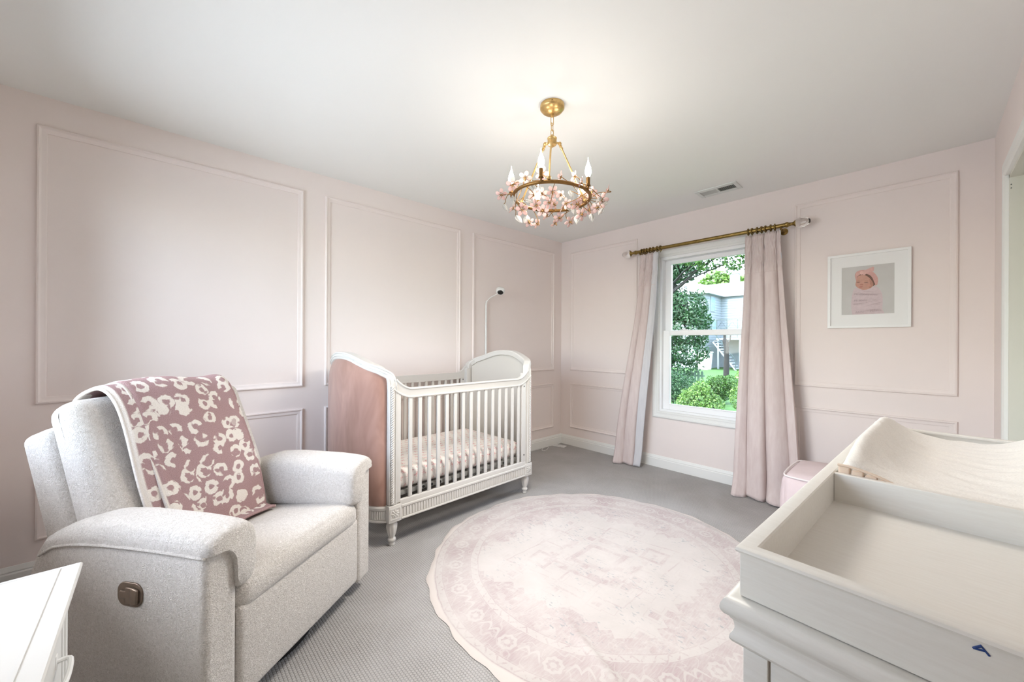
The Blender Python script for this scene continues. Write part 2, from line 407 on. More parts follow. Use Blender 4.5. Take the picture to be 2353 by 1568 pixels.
# ------------------------------------------------------------------ geometry
class G:
    def __init__(s):
        s.v = []; s.f = []; s.mi = []; s.uv = {}; s.X = Matrix(); s.cur = 0
    def add(s, vs, fs, uvs=None):
        b = len(s.v)
        s.v += [tuple(s.X @ Vector(p)) for p in vs]
        for f in fs:
            s.f.append(tuple(b + i for i in f)); s.mi.append(s.cur)
        if uvs is not None:
            for i, q in enumerate(uvs): s.uv[b + i] = q
        return s
    def box(s, x0, y0, z0, x1, y1, z1):
        vs = [(x, y, z) for z in (z0, z1) for y in (y0, y1) for x in (x0, x1)]
        return s.add(vs, [(0, 2, 3, 1), (4, 5, 7, 6), (0, 1, 5, 4), (2, 6, 7, 3), (0, 4, 6, 2), (1, 3, 7, 5)])
    def rbox(s, x0, y0, z0, x1, y1, z1, r=0.02, n=8, bulge=(0, 0, 0), fn=None, k=None):
        """rounded box with bulging faces; fn maps a finished point"""
        hx, hy, hz = (x1 - x0) / 2, (y1 - y0) / 2, (z1 - z0) / 2
        cx, cy, cz = (x0 + x1) / 2, (y0 + y1) / 2, (z0 + z1) / 2
        r = min(r, hx, hy, hz)
        def ticks(h):
            e = r / h if h else 0
            m = max(1, n)
            a = [-1 + e * (1 - math.cos(PI / 2 * i / 4)) for i in range(5)]
            b = [-1 + e + (2 - 2 * e) * i / m for i in range(1, m)] if e < 1 else []
            c = [-q for q in reversed(a)]
            out = a + b + c; res = []
            for q in out:
                if not res or q - res[-1] > 1e-5: res.append(q)
            return res
        T = [ticks(hx), ticks(hy), ticks(hz)]
        idx = {}; vs = []; fs = []
        H = (hx, hy, hz)
        def vert(p):
            key = tuple(round(q, 5) for q in p)
            if key in idx: return idx[key]
            q = [p[i] * H[i] for i in range(3)]
            inner = [max(-(H[i] - r), min(H[i] - r, q[i])) for i in range(3)]
            d = Vector([q[i] - inner[i] for i in range(3)])
            w = Vector(inner) + (d.normalized() * r if d.length > 1e-9 else d)
            bx = bulge[0] * (1 - p[1] ** 2) * (1 - p[2] ** 2) * p[0]
            by = bulge[1] * (1 - p[0] ** 2) * (1 - p[2] ** 2) * p[1]
            bz = bulge[2] * (1 - p[0] ** 2) * (1 - p[1] ** 2) * p[2]
            w = (w.x + bx + cx, w.y + by + cy, w.z + bz + cz)
            if fn: w = fn(*w)
            idx[key] = len(vs); vs.append(w); return idx[key]
        for ax in range(3):
            u, v = (ax + 1) % 3, (ax + 2) % 3
            for sg in (-1, 1):
                for i in range(len(T[u]) - 1):
                    for j in range(len(T[v]) - 1):
                        q = []
                        for a, b in ((i, j), (i + 1, j), (i + 1, j + 1), (i, j + 1)):
                            p = [0, 0, 0]; p[ax] = sg; p[u] = T[u][a]; p[v] = T[v][b]; q.append(vert(p))
                        if len(set(q)) < 4:
                            q = list(dict.fromkeys(q))
                            if len(q) < 3: continue
                        fs.append(tuple(q if sg > 0 else reversed(q)))
        return s.add(vs, fs)
    def lathe(s, prof, n=24, c=(0, 0, 0), axis='z', cap=True):
        vs = []; fs = []
        for (r, h) in prof:
            for i in range(n):
                a = 2 * PI * i / n
                p = (r * math.cos(a), r * math.sin(a), h)
                if axis == 'x': p = (p[2], p[0], p[1])
                elif axis == 'y': p = (p[0], p[2], p[1])
                vs.append((p[0] + c[0], p[1] + c[1], p[2] + c[2]))
        m = len(prof)
        for k in range(m - 1):
            for i in range(n):
                j = (i + 1) % n
                fs.append((k * n + i, k * n + j, (k + 1) * n + j, (k + 1) * n + i))
        if cap:
            fs.append(tuple(range(n - 1, -1, -1))); fs.append(tuple((m - 1) * n + i for i in range(n)))
        return s.add(vs, fs)
    def sweep(s, prof, path, nrm, closed=False, cap=True, pclosed=True):
        """prof: (a, b) = along t x n and along n; nrm one vector or one per point; corners are mitred"""
        path = [Vector(p) for p in path]; N = len(path); m = len(prof)
        nr = [Vector(nrm)] * N if isinstance(nrm, (tuple, Vector)) else [Vector(q) for q in nrm]
        vs = []; fs = []
        for i in range(N):
            a = path[i - 1] if (i or closed) else None
            b = path[(i + 1) % N] if (i < N - 1 or closed) else None
            t0 = (path[i] - a).normalized() if a is not None else None
            t1 = (b - path[i]).normalized() if b is not None else None
            t0 = t0 if t0 is not None else t1; t1 = t1 if t1 is not None else t0
            n = nr[i].normalized()
            t = (t0 + t1)
            t = t.normalized() if t.length > 1e-6 else t0
            bi = t.cross(n).normalized(); n2 = bi.cross(t).normalized()
            c = max(0.3, t.dot(t0)); k = 1 / c
            for (u, v) in prof:
                vs.append(tuple(path[i] + bi * (u * k) + n2 * v))
        lim = N if closed else N - 1
        for i in range(lim):
            j = (i + 1) % N
            for q in range(m if pclosed else m - 1):
                w = (q + 1) % m
                fs.append((i * m + q, i * m + w, j * m + w, j * m + q))
        if cap and not closed and pclosed:
            fs.append(tuple(range(m - 1, -1, -1))); fs.append(tuple((N - 1) * m + q for q in range(m)))
        return s.add(vs, fs)
    def tube(s, path, r, n=8, closed=False):
        path = [Vector(p) for p in path]; N = len(path)
        rad = r if isinstance(r, (list, tuple)) else [r] * N
        vs = []; fs = []; nv = None
        for i in range(N):
            a = path[i - 1] if (i or closed) else path[i]; b = path[(i + 1) % N] if (i < N - 1 or closed) else path[i]
            t = (b - a).normalized()
            if nv is None:
                nv = t.orthogonal().normalized()
            nv = (nv - t * nv.dot(t))
            nv = nv.normalized() if nv.length > 1e-6 else t.orthogonal().normalized()
            bi = t.cross(nv)
            for k in range(n):
                an = 2 * PI * k / n
                vs.append(tuple(path[i] + (nv * math.cos(an) + bi * math.sin(an)) * rad[i]))
        for i in range(N if closed else N - 1):
            j = (i + 1) % N
            for k in range(n):
                w = (k + 1) % n
                fs.append((i * n + k, i * n + w, j * n + w, j * n + k))
        if not closed:
            fs.append(tuple(range(n - 1, -1, -1))); fs.append(tuple((N - 1) * n + k for k in range(n)))
        return s.add(vs, fs)
    def grid(s, fn, nu, nv, uv=None, cu=False):
        vs = []; uvs = []; fs = []
        for j in range(nv + 1):
            for i in range(nu + (0 if cu else 1)):
                vs.append(fn(i / nu, j / nv)); uvs.append(uv(i / nu, j / nv) if uv else (i / nu, j / nv))
        w = nu if cu else nu + 1
        for j in range(nv):
            for i in range(nu):
                i2 = (i + 1) % w if cu else i + 1
                fs.append((j * w + i, j * w + i2, (j + 1) * w + i2, (j + 1) * w + i))
        return s.add(vs, fs, uvs)
    def ball(s, c, r, nu=16, nv=10):
        rx, ry, rz = r if isinstance(r, tuple) else (r, r, r)
        vs = [(c[0], c[1], c[2] - rz)]; fs = []
        for j in range(1, nv):
            a = -PI / 2 + PI * j / nv
            for i in range(nu):
                b = 2 * PI * i / nu
                vs.append((c[0] + rx * math.cos(a) * math.cos(b), c[1] + ry * math.cos(a) * math.sin(b), c[2] + rz * math.sin(a)))
        vs.append((c[0], c[1], c[2] + rz))
        for i in range(nu): fs.append((0, 1 + (i + 1) % nu, 1 + i))
        for j in range(nv - 2):
            for i in range(nu):
                a = 1 + j * nu; k = (i + 1) % nu
                fs.append((a + i, a + k, a + nu + k, a + nu + i))
        L = len(vs) - 1; a = 1 + (nv - 2) * nu
        for i in range(nu): fs.append((a + i, a + (i + 1) % nu, L))
        return s.add(vs, fs)
    def poly(s, pts, z0, z1, axis='z'):
        """extrude a 2D outline"""
        n = len(pts)
        f = {'z': lambda p, h: (p[0], p[1], h), 'y': lambda p, h: (p[0], h, p[1]), 'x': lambda p, h: (h, p[0], p[1])}[axis]
        vs = [f(p, z0) for p in pts] + [f(p, z1) for p in pts]
        fs = [tuple(range(n - 1, -1, -1)), tuple(range(n, 2 * n))] + [(i, (i + 1) % n, n + (i + 1) % n, n + i) for i in range(n)]
        return s.add(vs, fs)
    def build(s, name, mat, parent=None, smooth=35, bevel=0.0, bseg=2, sub=0, solid=0.0, fixn=True, loc=None):
        me = bpy.data.meshes.new(name)
        me.from_pydata(s.v, [], s.f)
        mats = mat if isinstance(mat, (list, tuple)) else [mat]
        for m in mats: me.materials.append(m)
        if len(mats) > 1: me.polygons.foreach_set('material_index', [min(i, len(mats) - 1) for i in s.mi])
        if s.uv:
            ul = me.uv_layers.new(name='UVMap')
            for l in me.loops: ul.data[l.index].uv = s.uv.get(l.vertex_index, (0, 0))
        if fixn:
            bm = bmesh.new(); bm.from_mesh(me); bmesh.ops.recalc_face_normals(bm, faces=bm.faces[:]); bm.to_mesh(me); bm.free()
        if smooth:
            me.shade_smooth()
            if smooth < 180: me.set_sharp_from_angle(angle=math.radians(smooth))
        me.update()
        o = bpy.data.objects.new(name, me); COL.objects.link(o)
        if parent is not None: o.parent = parent
        if loc is not None: o.location = loc
        if bevel:
            b = o.modifiers.new('bevel', 'BEVEL'); b.width = bevel; b.segments = bseg; b.limit_method = 'ANGLE'; b.angle_limit = math.radians(40)
        if solid:
            q = o.modifiers.new('solidify', 'SOLIDIFY'); q.thickness = abs(solid); q.offset = -1 if solid > 0 else 1
            if len(mats) > 1: q.material_offset = 1
        if sub:
            q = o.modifiers.new('subsurf', 'SUBSURF'); q.levels = sub; q.render_levels = sub
        return o

def tag(o, label, cat, group=None):
    o['label'] = label; o['category'] = cat
    if group: o['group'] = group
    return o
def thing(name, label, cat, loc=(0, 0, 0), rz=0.0, group=None):
    o = bpy.data.objects.new(name, None); COL.objects.link(o)
    o.location = loc; o.rotation_euler = (0, 0, rz); o.empty_display_size = 0.1
    return tag(o, label, cat, group)
def struct(o, label=None):
    o['kind'] = 'structure'
    if label: o['label'] = label
    return o
def lerp(a, b, t): return a + (b - a) * t
def interp(tab, x):
    if x <= tab[0][0]: return tab[0][1]
    for (a, b), (c, d) in zip(tab, tab[1:]):
        if x <= c: return b + (d - b) * (x - a) / (c - a)
    return tab[-1][1]
def smoothstep(x):
    x = max(0.0, min(1.0, x)); return x * x * (3 - 2 * x)
def catmull(pts, k=8):
    P = [Vector(p) for p in pts]; out = []
    for i in range(len(P) - 1):
        p0 = P[max(i - 1, 0)]; p1 = P[i]; p2 = P[i + 1]; p3 = P[min(i + 2, len(P) - 1)]
        for j in range(k):
            t = j / k
            out.append(0.5 * ((2 * p1) + (p2 - p0) * t + (2 * p0 - 5 * p1 + 4 * p2 - p3) * t * t + (3 * p1 - p0 - 3 * p2 + p3) * t ** 3))
    out.append(P[-1]); return [tuple(p) for p in out]

# ------------------------------------------------------------------ room shell
H = 2.74; W = 3.711; BY = -4.78
g = G(); g.box(-0.2, BY - 0.2, -0.12, W + 0.35, 0.2, 0.0); struct(g.build('floor', M['carpet'], smooth=0))
g = G(); g.box(-0.2, BY - 0.2, H, W + 0.35, 0.2, H + 0.15); struct(g.build('ceiling', M['ceil'], smooth=0))
g = G(); g.box(-0.16, BY, 0, 0, 0, H); struct(g.build('wall_left', M['wall'], smooth=0))
WX0, WX1, WZ0, WZ1 = 1.404, 2.356, 0.622, 2.308
g = G()
g.box(-0.16, 0, 0, WX0, 0.16, H); g.box(WX1, 0, 0, W + 0.35, 0.16, H); g.box(WX0, 0, 0, WX1, 0.16, WZ0); g.box(WX0, 0, WZ1, WX1, 0.16, H)
struct(g.build('wall_window', M['wall'], smooth=0))
DY0, DY1, DZ = -1.43, -0.622, 2.302
g = G()
g.box(W, BY, 0, W + 0.14, DY0, H); g.box(W, DY1, 0, W + 0.14, 0, H); g.box(W, DY0, DZ, W + 0.14, DY1, H)
g.box(W + 0.26, DY0 - 0.3, 0, W + 0.34, DY1 + 0.3, H)
struct(g.build('wall_right', M['wall'], smooth=0))
BX0, BX1, BZ0, BZ1 = 0.40, 2.40, 1.00, 2.40              # unseen wide window, added behind the camera to let in fill daylight
g = G(); g.box(-0.16, BY - 0.16, 0, BX0, BY, H); g.box(BX1, BY - 0.16, 0, W + 0.14, BY, H); g.box(BX0, BY - 0.16, 0, BX1, BY, BZ0); g.box(BX0, BY - 0.16, BZ1, BX1, BY, H)
struct(g.build('wall_back', M['wall'], smooth=0))

# picture-frame mouldings: outer edge at the path, profile runs inward
MP = [(0, 0), (0, 0.010), (0.004, 0.016), (0.011, 0.018), (0.016, 0.012), (0.020, 0.010), (0.034, 0.009), (0.040, 0.006), (0.040, 0)]
tn = [0]
def panel_left(s0, s1, z0, z1):
    g = G(); p = [(0, -s0, z0), (0, -s1, z0), (0, -s1, z1), (0, -s0, z1)]
    g.sweep(MP, p, (1, 0, 0), closed=True, pclosed=True)
    tn[0] += 1; struct(g.build('trim_%d' % tn[0], M['wall'], smooth=25))
def panel_win(x0, x1, z0, z1):
    g = G(); p = [(x0, 0, z0), (x1, 0, z0), (x1, 0, z1), (x0, 0, z1)]
    g.sweep([(-a, b) for a, b in MP], p, (0, -1, 0), closed=True, pclosed=True)
    tn[0] += 1; struct(g.build('trim_%d' % tn[0], M['wall'], smooth=25))
ZT, ZB, LT, LB = 2.572, 1.002, 0.827, 0.2385
for a, b in ((3.2136, 4.5703), (1.6897, 3.0495), (0.1646, 1.5221)):
    panel_left(a, b, ZB, ZT); panel_left(a, b, LB, LT)
for a, b in ((0.1635, 1.1353), (2.6232, 3.5533)):
    panel_win(a, b, ZB, ZT); panel_win(a, b, LB, LT)
# baseboards
BP = [(0, 0), (0.016, 0), (0.016, 0.086), (0.011, 0.093), (0.013, 0.100), (0.008, 0.113), (0.004, 0.125), (0, 0.126)]
def base(name, pts, nrm):
    # path along the wall; profile (out, up)
    g = G(); a, b = Vector(pts[0]), Vector(pts[1]); n = Vector(nrm)
    vs = []
    for q in (a, b): vs += [tuple(q + n * u + Vector((0, 0, v))) for u, v in BP]
    m = len(BP)
    fs = [(i, (i + 1) % m, m + (i + 1) % m, m + i) for i in range(m)] + [tuple(range(m - 1, -1, -1)), tuple(range(m, 2 * m))]
    g.add(vs, fs); struct(g.build(name, M['trim'], smooth=30))
base('baseboard_left', ((0, BY, 0), (0, 0, 0)), (1, 0, 0))
base('baseboard_window', ((0, 0, 0), (W, 0, 0)), (0, -1, 0))
base('baseboard_right', ((W, DY1 + 0.09, 0), (W, 0, 0)), (-1, 0, 0))
base('baseboard_right.001', ((W, BY, 0), (W, DY0 - 0.09, 0)), (-1, 0, 0))
base('baseboard_back', ((0, BY, 0), (W, BY, 0)), (0, 1, 0))

# ------------------------------------------------------------------ door opening
d = bpy.data.objects.new('door_1', None); COL.objects.link(d); struct(d)
CP = [(0, 0), (0, 0.012), (0.012, 0.018), (0.030, 0.016), (0.045, 0.020), (0.075, 0.021), (0.088, 0.014), (0.090, 0)]
g = G(); g.sweep(CP, [(W, DY1 + 0.09, 0), (W, DY1 + 0.09, DZ + 0.09), (W, DY0 - 0.09, DZ + 0.09), (W, DY0 - 0.09, 0)], (-1, 0, 0), pclosed=True)
struct(g.build('door_casing', M['trim'], d, smooth=25))
g = G(); g.box(W, DY1 - 0.018, 0, W + 0.14, DY1, DZ); g.box(W, DY0, 0, W + 0.14, DY0 + 0.018, DZ); g.box(W, DY0, DZ - 0.018, W + 0.14, DY1, DZ)
struct(g.build('door_jamb', M['jamb'], d, smooth=0))
g = G(); g.box(W + 0.09, DY0 + 0.02, 0.01, W + 0.13, DY1 - 0.02, DZ - 0.02); struct(g.build('door_leaf', M['jamb'], d, smooth=0))
g = G()
for z in (2.225, 2.245): g.lathe([(0.003, 0), (0.003, 0.002)], 8, (W + 0.006, DY1 - 0.0195, z), 'y')
struct(g.build('hinge_screw', M['ventd'], d, smooth=0))

# ------------------------------------------------------------------ window
w = bpy.data.objects.new('window_1', None); COL.objects.link(w); struct(w)
CW = 0.076
CP2 = [(0, 0), (0, 0.014), (0.010, 0.022), (0.022, 0.022), (0.028, 0.016), (0.050, 0.015), (0.056, 0.018), (0.070, 0.018), (0.076, 0.012), (0.076, 0)]
g = G(); g.sweep([(-a, b) for a, b in CP2], [(WX0 - CW, 0, WZ0 - CW), (WX1 + CW, 0, WZ0 - CW), (WX1 + CW, 0, WZ1 + CW), (WX0 - CW, 0, WZ1 + CW)], (0, -1, 0), closed=True)
struct(g.build('window_casing', M['trim'], w, smooth=25))
def rectframe(g, x0, x1, z0, z1, y0, y1, l, r, b, t):
    g.box(x0, y0, z0, x0 + l, y1, z1); g.box(x1 - r, y0, z0, x1, y1, z1)
    g.box(x0 + l, y0, z0, x1 - r, y1, z0 + b); g.box(x0 + l, y0, z1 - t, x1 - r, y1, z1)
g = G(); rectframe(g, WX0, WX1, WZ0, WZ1, -0.004, 0.15, 0.025, 0.025, 0.022, 0.03)
struct(g.build('window_frame', M['vinyl'], w, smooth=0, bevel=0.003))
FX0, FX1 = WX0 + 0.025, WX1 - 0.025
g = G(); rectframe(g, FX0, FX1, 1.455, WZ1 - 0.03, 0.075, 0.11, 0.068, 0.068, 0.045, 0.045)
struct(g.build('upper_sash', M['vinyl'], w, smooth=0, bevel=0.004))
g = G(); rectframe(g, FX0, FX1, WZ0 + 0.022, 1.507, 0.03, 0.068, 0.074, 0.074, 0.060, 0.056)
g.box(FX0 + 0.07, 0.024, WZ0 + 0.075, FX1 - 0.07, 0.032, WZ0 + 0.086)
struct(g.build('lower_sash', M['vinyl'], w, smooth=0, bevel=0.004))
g = G(); g.box(FX0 + 0.06, 0.090, 1.48, FX1 - 0.06, 0.094, WZ1 - 0.07); struct(g.build('window_pane', M['pane'], w, smooth=0))
g = G(); g.box(FX0 + 0.06, 0.047, WZ0 + 0.07, FX1 - 0.06, 0.051, 1.46); struct(g.build('window_pane', M['pane'], w, smooth=0))
g = G(); g.box(1.62, 0.02, 1.507, 1.69, 0.055, 1.515); g.lathe([(0.012, 0), (0.012, 0.012), (0.006, 0.016)], 12, (1.655, 0.04, 1.513)); 
struct(g.build('sash_lock', M['vinyl'], w, smooth=30))

w2 = bpy.data.objects.new('added_fill_window', None); COL.objects.link(w2); struct(w2)  # added window in the unseen back wall, for fill daylight
g = G(); rectframe(g, BX0, BX1, BZ0, BZ1, BY - 0.15, BY + 0.004, 0.05, 0.05, 0.05, 0.05)
for x in (BX0 + 0.67, BX0 + 1.33): g.box(x - 0.03, BY - 0.12, BZ0, x + 0.03, BY - 0.06, BZ1)
struct(g.build('window_frame', M['vinyl'], w2, smooth=0))
g = G(); g.box(BX0, BY - 0.095, BZ0, BX1, BY - 0.09, BZ1); struct(g.build('window_pane', M['pane'], w2, smooth=0))

# ------------------------------------------------------------------ curtain rod, rings, curtains
RY, RZ, RR = -0.112, 2.388, 0.0175
rod = thing('curtain_rod', 'aged brass curtain rod with clear egg finials above the window', 'curtain rod', (1.88, 0, RZ))
rx = lambda x: x - 1.88
g = G(); g.lathe([(RR, rx(1.15)), (RR, rx(2.60))], 20, (0, RY, 0), 'x'); g.build('rod', M['brass'], rod)
for sgn, x0 in ((-1, rx(1.155)), (1, rx(2.605))):
    pr = [(RR, -0.03), (0.023, -0.025), (0.023, -0.012), (0.016, -0.004), (0.013, 0.018), (0.018, 0.032), (0.027, 0.040), (0.028, 0.046)]
    g = G(); g.lathe([(r, x0 + sgn * h) for r, h in pr], 20, (0, RY, 0), 'x'); f = g.build('finial_neck', M['brass'], rod)
    g = G(); n = 12
    pr = [(0.022, 0.046)] + [(0.042 * max(0.0, math.sin(PI * (0.2 + 0.8 * i / n))) ** 0.8 + 0.0005, 0.046 + 0.1 * (1 - math.cos(PI * (i / n))) / 2) for i in range(1, n + 1)]
    g.lathe([(r, x0 + sgn * h) for r, h in pr], 24, (0, RY, 0), 'x'); g.build('finial', M['egg'], rod, smooth=180)['label'] = 'clear acrylic egg finial'
for bx in (rx(1.225), rx(2.545)):
    g = G(); g.lathe([(0.03, 0), (0.03, -0.006), (0.012, -0.014), (0.010, -0.09)], 16, (bx, 0, -0.03), 'y')
    g.tube([(bx, -0.085, -0.03), (bx, -0.108, -0.032), (bx, RY - 0.004, -0.022), (bx, RY - 0.018, -0.010)], 0.008, 8)
    g.build('bracket', M['brass'], rod)
g = G(); n = 28
g.tube([(0, 0.0262 * math.cos(2 * PI * i / n), 0.0262 * math.sin(2 * PI * i / n)) for i in range(n)], 0.0058, 8, closed=True)
ring0 = None
def rings(xs, side):
    global ring0
    for i, x in enumerate(xs):
        if ring0 is None:
            o = g.build('curtain_ring', M['brass']); ring0 = o
            g2 = G(); m = 14
            g2.tube([(0, 0.006 * math.cos(2 * PI * k / m), -0.036 + 0.006 * math.sin(2 * PI * k / m)) for k in range(m)], 0.0018, 6, closed=True)
            g2.build('ring_eye', M['brass'], o)
            new = o
        else:
            new = ring0.copy(); COL.objects.link(new)
            for ch in ring0.children:
                c = ch.copy(); c.parent = new; COL.objects.link(c)
        new.location = (x, RY, RZ - 0.0022); new.rotation_euler = (0, 0, rnd.uniform(-0.10, 0.10))
        tag(new, 'small aged brass curtain ring holding the %s curtain on its rod' % side, 'curtain ring', 'brass rings of the %s curtain' % side)
rings([1.246, 1.275, 1.305, 1.345, 1.380, 1.425, 1.462], 'narrow left-hand')
rings([2.295, 2.325, 2.365, 2.400, 2.430, 2.470, 2.500], 'wide right-hand')

def curtain(name, label, xt, xb, yb, folds, seed, ret, amp, phase, kick, flip=0.0):
    """xt, xb: (left, right) at head and hem; ret: share of width at the window side that turns back; kick: hem offsets"""
    R = random.Random(seed)
    zt, zs, zb = 2.347, 2.0, 0.006
    ph = [R.uniform(-0.5, 0.5) for _ in range(8)]
    off = thing(name, label, 'curtain', ((xt[0] + xt[1]) / 2, RY, 0))
    ox, oy = off.location.x, off.location.y
    def f(u, v):
        if flip and u > 1 - flip:                        # leading edge folded over, lining outwards
            q = (u - 1 + flip) / flip
            x, y, z = f0(1 - flip - (u - 1 + flip) * (0.55 + 0.45 * v), v)
            ys = min(f0(1 - flip - k * 0.02, v)[1] for k in range(6))
            return (x, lerp(y, ys - 0.012, smoothstep(min(1, q * 2.2))), z)
        return f0(u, v)
    def f0(u, v):
        z = zt + (zb - zt) * v
        e = smoothstep(v) * 0.55 + v * 0.45
        x0 = lerp(xt[0], xb[0], e); x1 = lerp(xt[1], xb[1], e)
        sv = (zt - z) / (zt - zs)
        a = lerp(amp[0], amp[1], min(1, v * 1.3))
        uu = u + 0.018 * math.sin(2 * PI * u * 2 + ph[0] + v * 2.2) * v
        th = 2 * PI * folds * uu + phase + 0.5 * math.sin(3.0 * v + ph[1])
        s = 1.15 - 2.0 * math.sqrt(math.sin(th / 2) ** 2 + 0.035)      # broad rolls, narrow valleys
        fold = s + 0.22 * math.sin(th * 1.5 + ph[2] + v) * v
        x = lerp(x0, x1, u) - 1.3 * (x1 - x0) / (2 * PI * folds) * math.sin(th) * min(1.0, u * 9, (1 - u) * 9)
        y = RY + lerp(0.0, yb(u) - RY, smoothstep((v - 0.15) / 0.85)) + a * fold
        if sv < 1.0:                                     # smocked heading: small gathers
            k = min(1.0, (1 - sv) * 9)
            y += k * (0.0045 * math.sin(u * 200 + 3 * math.sin(z * 150)) + 0.004 * math.sin(z * 210 + u * 30 + 2 * math.sin(u * 90)))
            x += k * 0.0015 * math.sin(z * 300 + u * 50)
        else:
            y += 0.004 * math.sin(u * 62 + ph[3]) * max(0, 1 - (sv - 1) * 0.6) + 0.004 * math.sin(u * 23 + z * 4 + ph[4]) * v
        if v > 0.9:
            q = (v - 0.9) / 0.1
            y += -kick * q * q * (0.6 + 0.4 * math.sin(th * 0.5 + ph[5])); 
            z += 0.012 * q * (0.5 + 0.5 * math.sin(th + ph[6]))
        if u < ret[0]:                                   # leading / wall edge turned back
            q = (ret[0] - u) / ret[0]; y += 0.05 * q * (0.35 + 0.65 * v)
        if u > 1 - ret[1]:
            q = (u - 1 + ret[1]) / ret[1]; y += 0.09 * q * (0.35 + 0.65 * v); x -= 0.03 * q
        y = min(y, -0.032)
        return (x - ox, y - oy, z)
    g = G(); g.grid(f, 190, 90); g.f = [tuple(reversed(q)) for q in g.f]   # face side towards the room
    g.build('drape', [M['curtain'], M['lining']], off, smooth=180, solid=0.0028, fixn=False)
    # smocking stitch rows at the foot of the heading
    g = G(); vv = (zt - zs) / (zt - zb)
    pts = [tuple(Vector(f(i / 160, vv)) + Vector((0, -0.003, 0))) for i in range(161)]
    g.tube(pts, 0.0018, 6); g.build('heading_seam', M['curtain'], off)
    return off
curtain('curtain', 'narrow blush curtain with smocked heading hanging nearest the room corner', (1.235, 1.492), (0.975, 1.345),
        lambda u: lerp(-0.225, -0.105, u), 2.6, 3, (0.06, 0.02), (0.028, 0.046), 2.2, 0.03, 0.17)
curtain('curtain', 'wide blush curtain with deep folds hanging between window and framed photo', (2.272, 2.565), (2.215, 2.735),
        lambda u: lerp(-0.225, -0.16, u), 3.15, 11, (0.05, 0.05), (0.031, 0.066), 2.6, 0.06)

# ------------------------------------------------------------------ framed photograph on the wall
pf = thing('framed_photo', 'white framed photo of a swaddled newborn hanging on the pink wall', 'picture frame', (3.089, 0, 1.789))
hw, hh = 0.2395, 0.2955
g = G(); g.sweep([(0, 0.004), (0, 0.026), (-0.019, 0.026), (-0.019, 0.010), (-0.022, 0.010), (-0.022, 0.004)], [(-hw, 0, -hh), (hw, 0, -hh), (hw, 0, hh), (-hw, 0, hh)], (0, -1, 0), closed=True)
g.build('frame', M['frame'], pf, smooth=20, bevel=0.001)
ph, pv = 0.151, 0.190
g = G()
for a in ((-hw + 0.015, -hh + 0.015, -ph, hh - 0.015), (ph, -hh + 0.015, hw - 0.015, hh - 0.015), (-ph, -hh + 0.015, ph, -pv), (-ph, pv, ph, hh - 0.015)):
    g.box(a[0], -0.014, a[1], a[2], -0.012, a[3])
g.build('mat_board', M['mat'], pf, smooth=0)
photo = NT('print_backdrop'); pn = photo.noise(photo.coord('Object'), 9, 2)
photo.bsdf(photo.mix(pn, rgb(192, 190, 186), rgb(206, 204, 200)), 0.5)
g = G(); g.box(-ph - 0.004, -0.0115, -pv - 0.004, ph + 0.004, -0.009, pv + 0.004); pr = g.build('photo_print', photo.m, pf, smooth=0)
lay = [0]
def flat(name, pts, c, amp=0.05, sc=14):
    """one printed shape of the photograph (x to the right, z up, metres from its centre)"""
    lay[0] += 1; y = -0.0115 - 0.00004 * lay[0]
    g = G(); n = len(pts); cx = sum(p[0] for p in pts) / n; cz = sum(p[1] for p in pts) / n
    g.add([(p[0], y, p[1]) for p in pts] + [(cx, y, cz)], [(i, (i + 1) % n, n) for i in range(n)])
    return g.build(name, simple('print_' + name + str(lay[0]), c, 0.5, nscale=sc, namp=amp), pr, smooth=0)
def ell(cx, cz, rx_, rz_, rot=0, n=28, a0=0, a1=2 * PI):
    out = []
    for i in range(n + (0 if a1 - a0 > 6.2 else 1)):
        a = a0 + (a1 - a0) * i / n; x = rx_ * math.cos(a); z = rz_ * math.sin(a)
        out.append((cx + x * math.cos(rot) - z * math.sin(rot), cz + x * math.sin(rot) + z * math.cos(rot)))
    return out
# pixel frame of the zoomed print: x 355..1140, y ~452..1190
def P(x, y):
    fx = (x - 355) / 785.0; top = 495 - 85 * fx; bot = 1207 - 33 * fx
    return (-ph + fx * 2 * ph, pv - (y - top) / (bot - top) * 2 * pv)
def PL(*xy): return [P(a, b) for a, b in xy]
def sm(pts, k=5):
    q = catmull([(p[0], p[1], 0) for p in pts + [pts[0]]], k); return [(p[0], p[1]) for p in q[:-1]]
flat('swaddle', sm(PL((520, 1200), (505, 1060), (520, 900), (560, 800), (680, 790), (800, 790), (860, 760), (920, 800), (965, 880), (975, 1000), (970, 1110), (985, 1183), (760, 1200))), (206, 188, 190), 0.05, 60)
def crease(pts, w_):
    lay[0] += 1; y = -0.0115 - 0.00004 * lay[0]
    q = catmull([P(a, b) + (0,) for a, b in pts], 5); g = G(); n = len(q)
    vs = [(p[0], y, p[1] + w_ * math.sin(PI * i / (n - 1))) for i, p in enumerate(q)] + [(p[0], y, p[1]) for p in q]
    g.add(vs, [(i, i + 1, n + i + 1, n + i) for i in range(n - 1)])
    g.build('swaddle_fold', M['crease'], pr, smooth=0)
M['crease'] = simple('print_crease', (176, 152, 154), 0.5, nscale=60, namp=0.08)
for pts, w_ in ((((560, 850), (700, 885), (860, 890), (958, 872)), 0.0028), (((600, 815), (740, 850), (900, 845)), 0.0016), (((540, 1020), (700, 1024), (930, 960)), 0.0020), (((690, 1080), (850, 1040), (968, 1048)), 0.0024), (((830, 1028), (900, 1030), (968, 1018)), 0.0022), (((800, 955), (870, 975), (935, 1000)), 0.0018), (((650, 1165), (800, 1125), (962, 1106)), 0.0016), (((860, 1000), (920, 1015), (970, 1005)), 0.002)):
    crease(pts, w_)
flat('headband', sm(PL((580, 690), (560, 600), (600, 540), (700, 520), (820, 540), (895, 620), (905, 700), (870, 755), (700, 700))), (205, 158, 150), 0.08, 40)
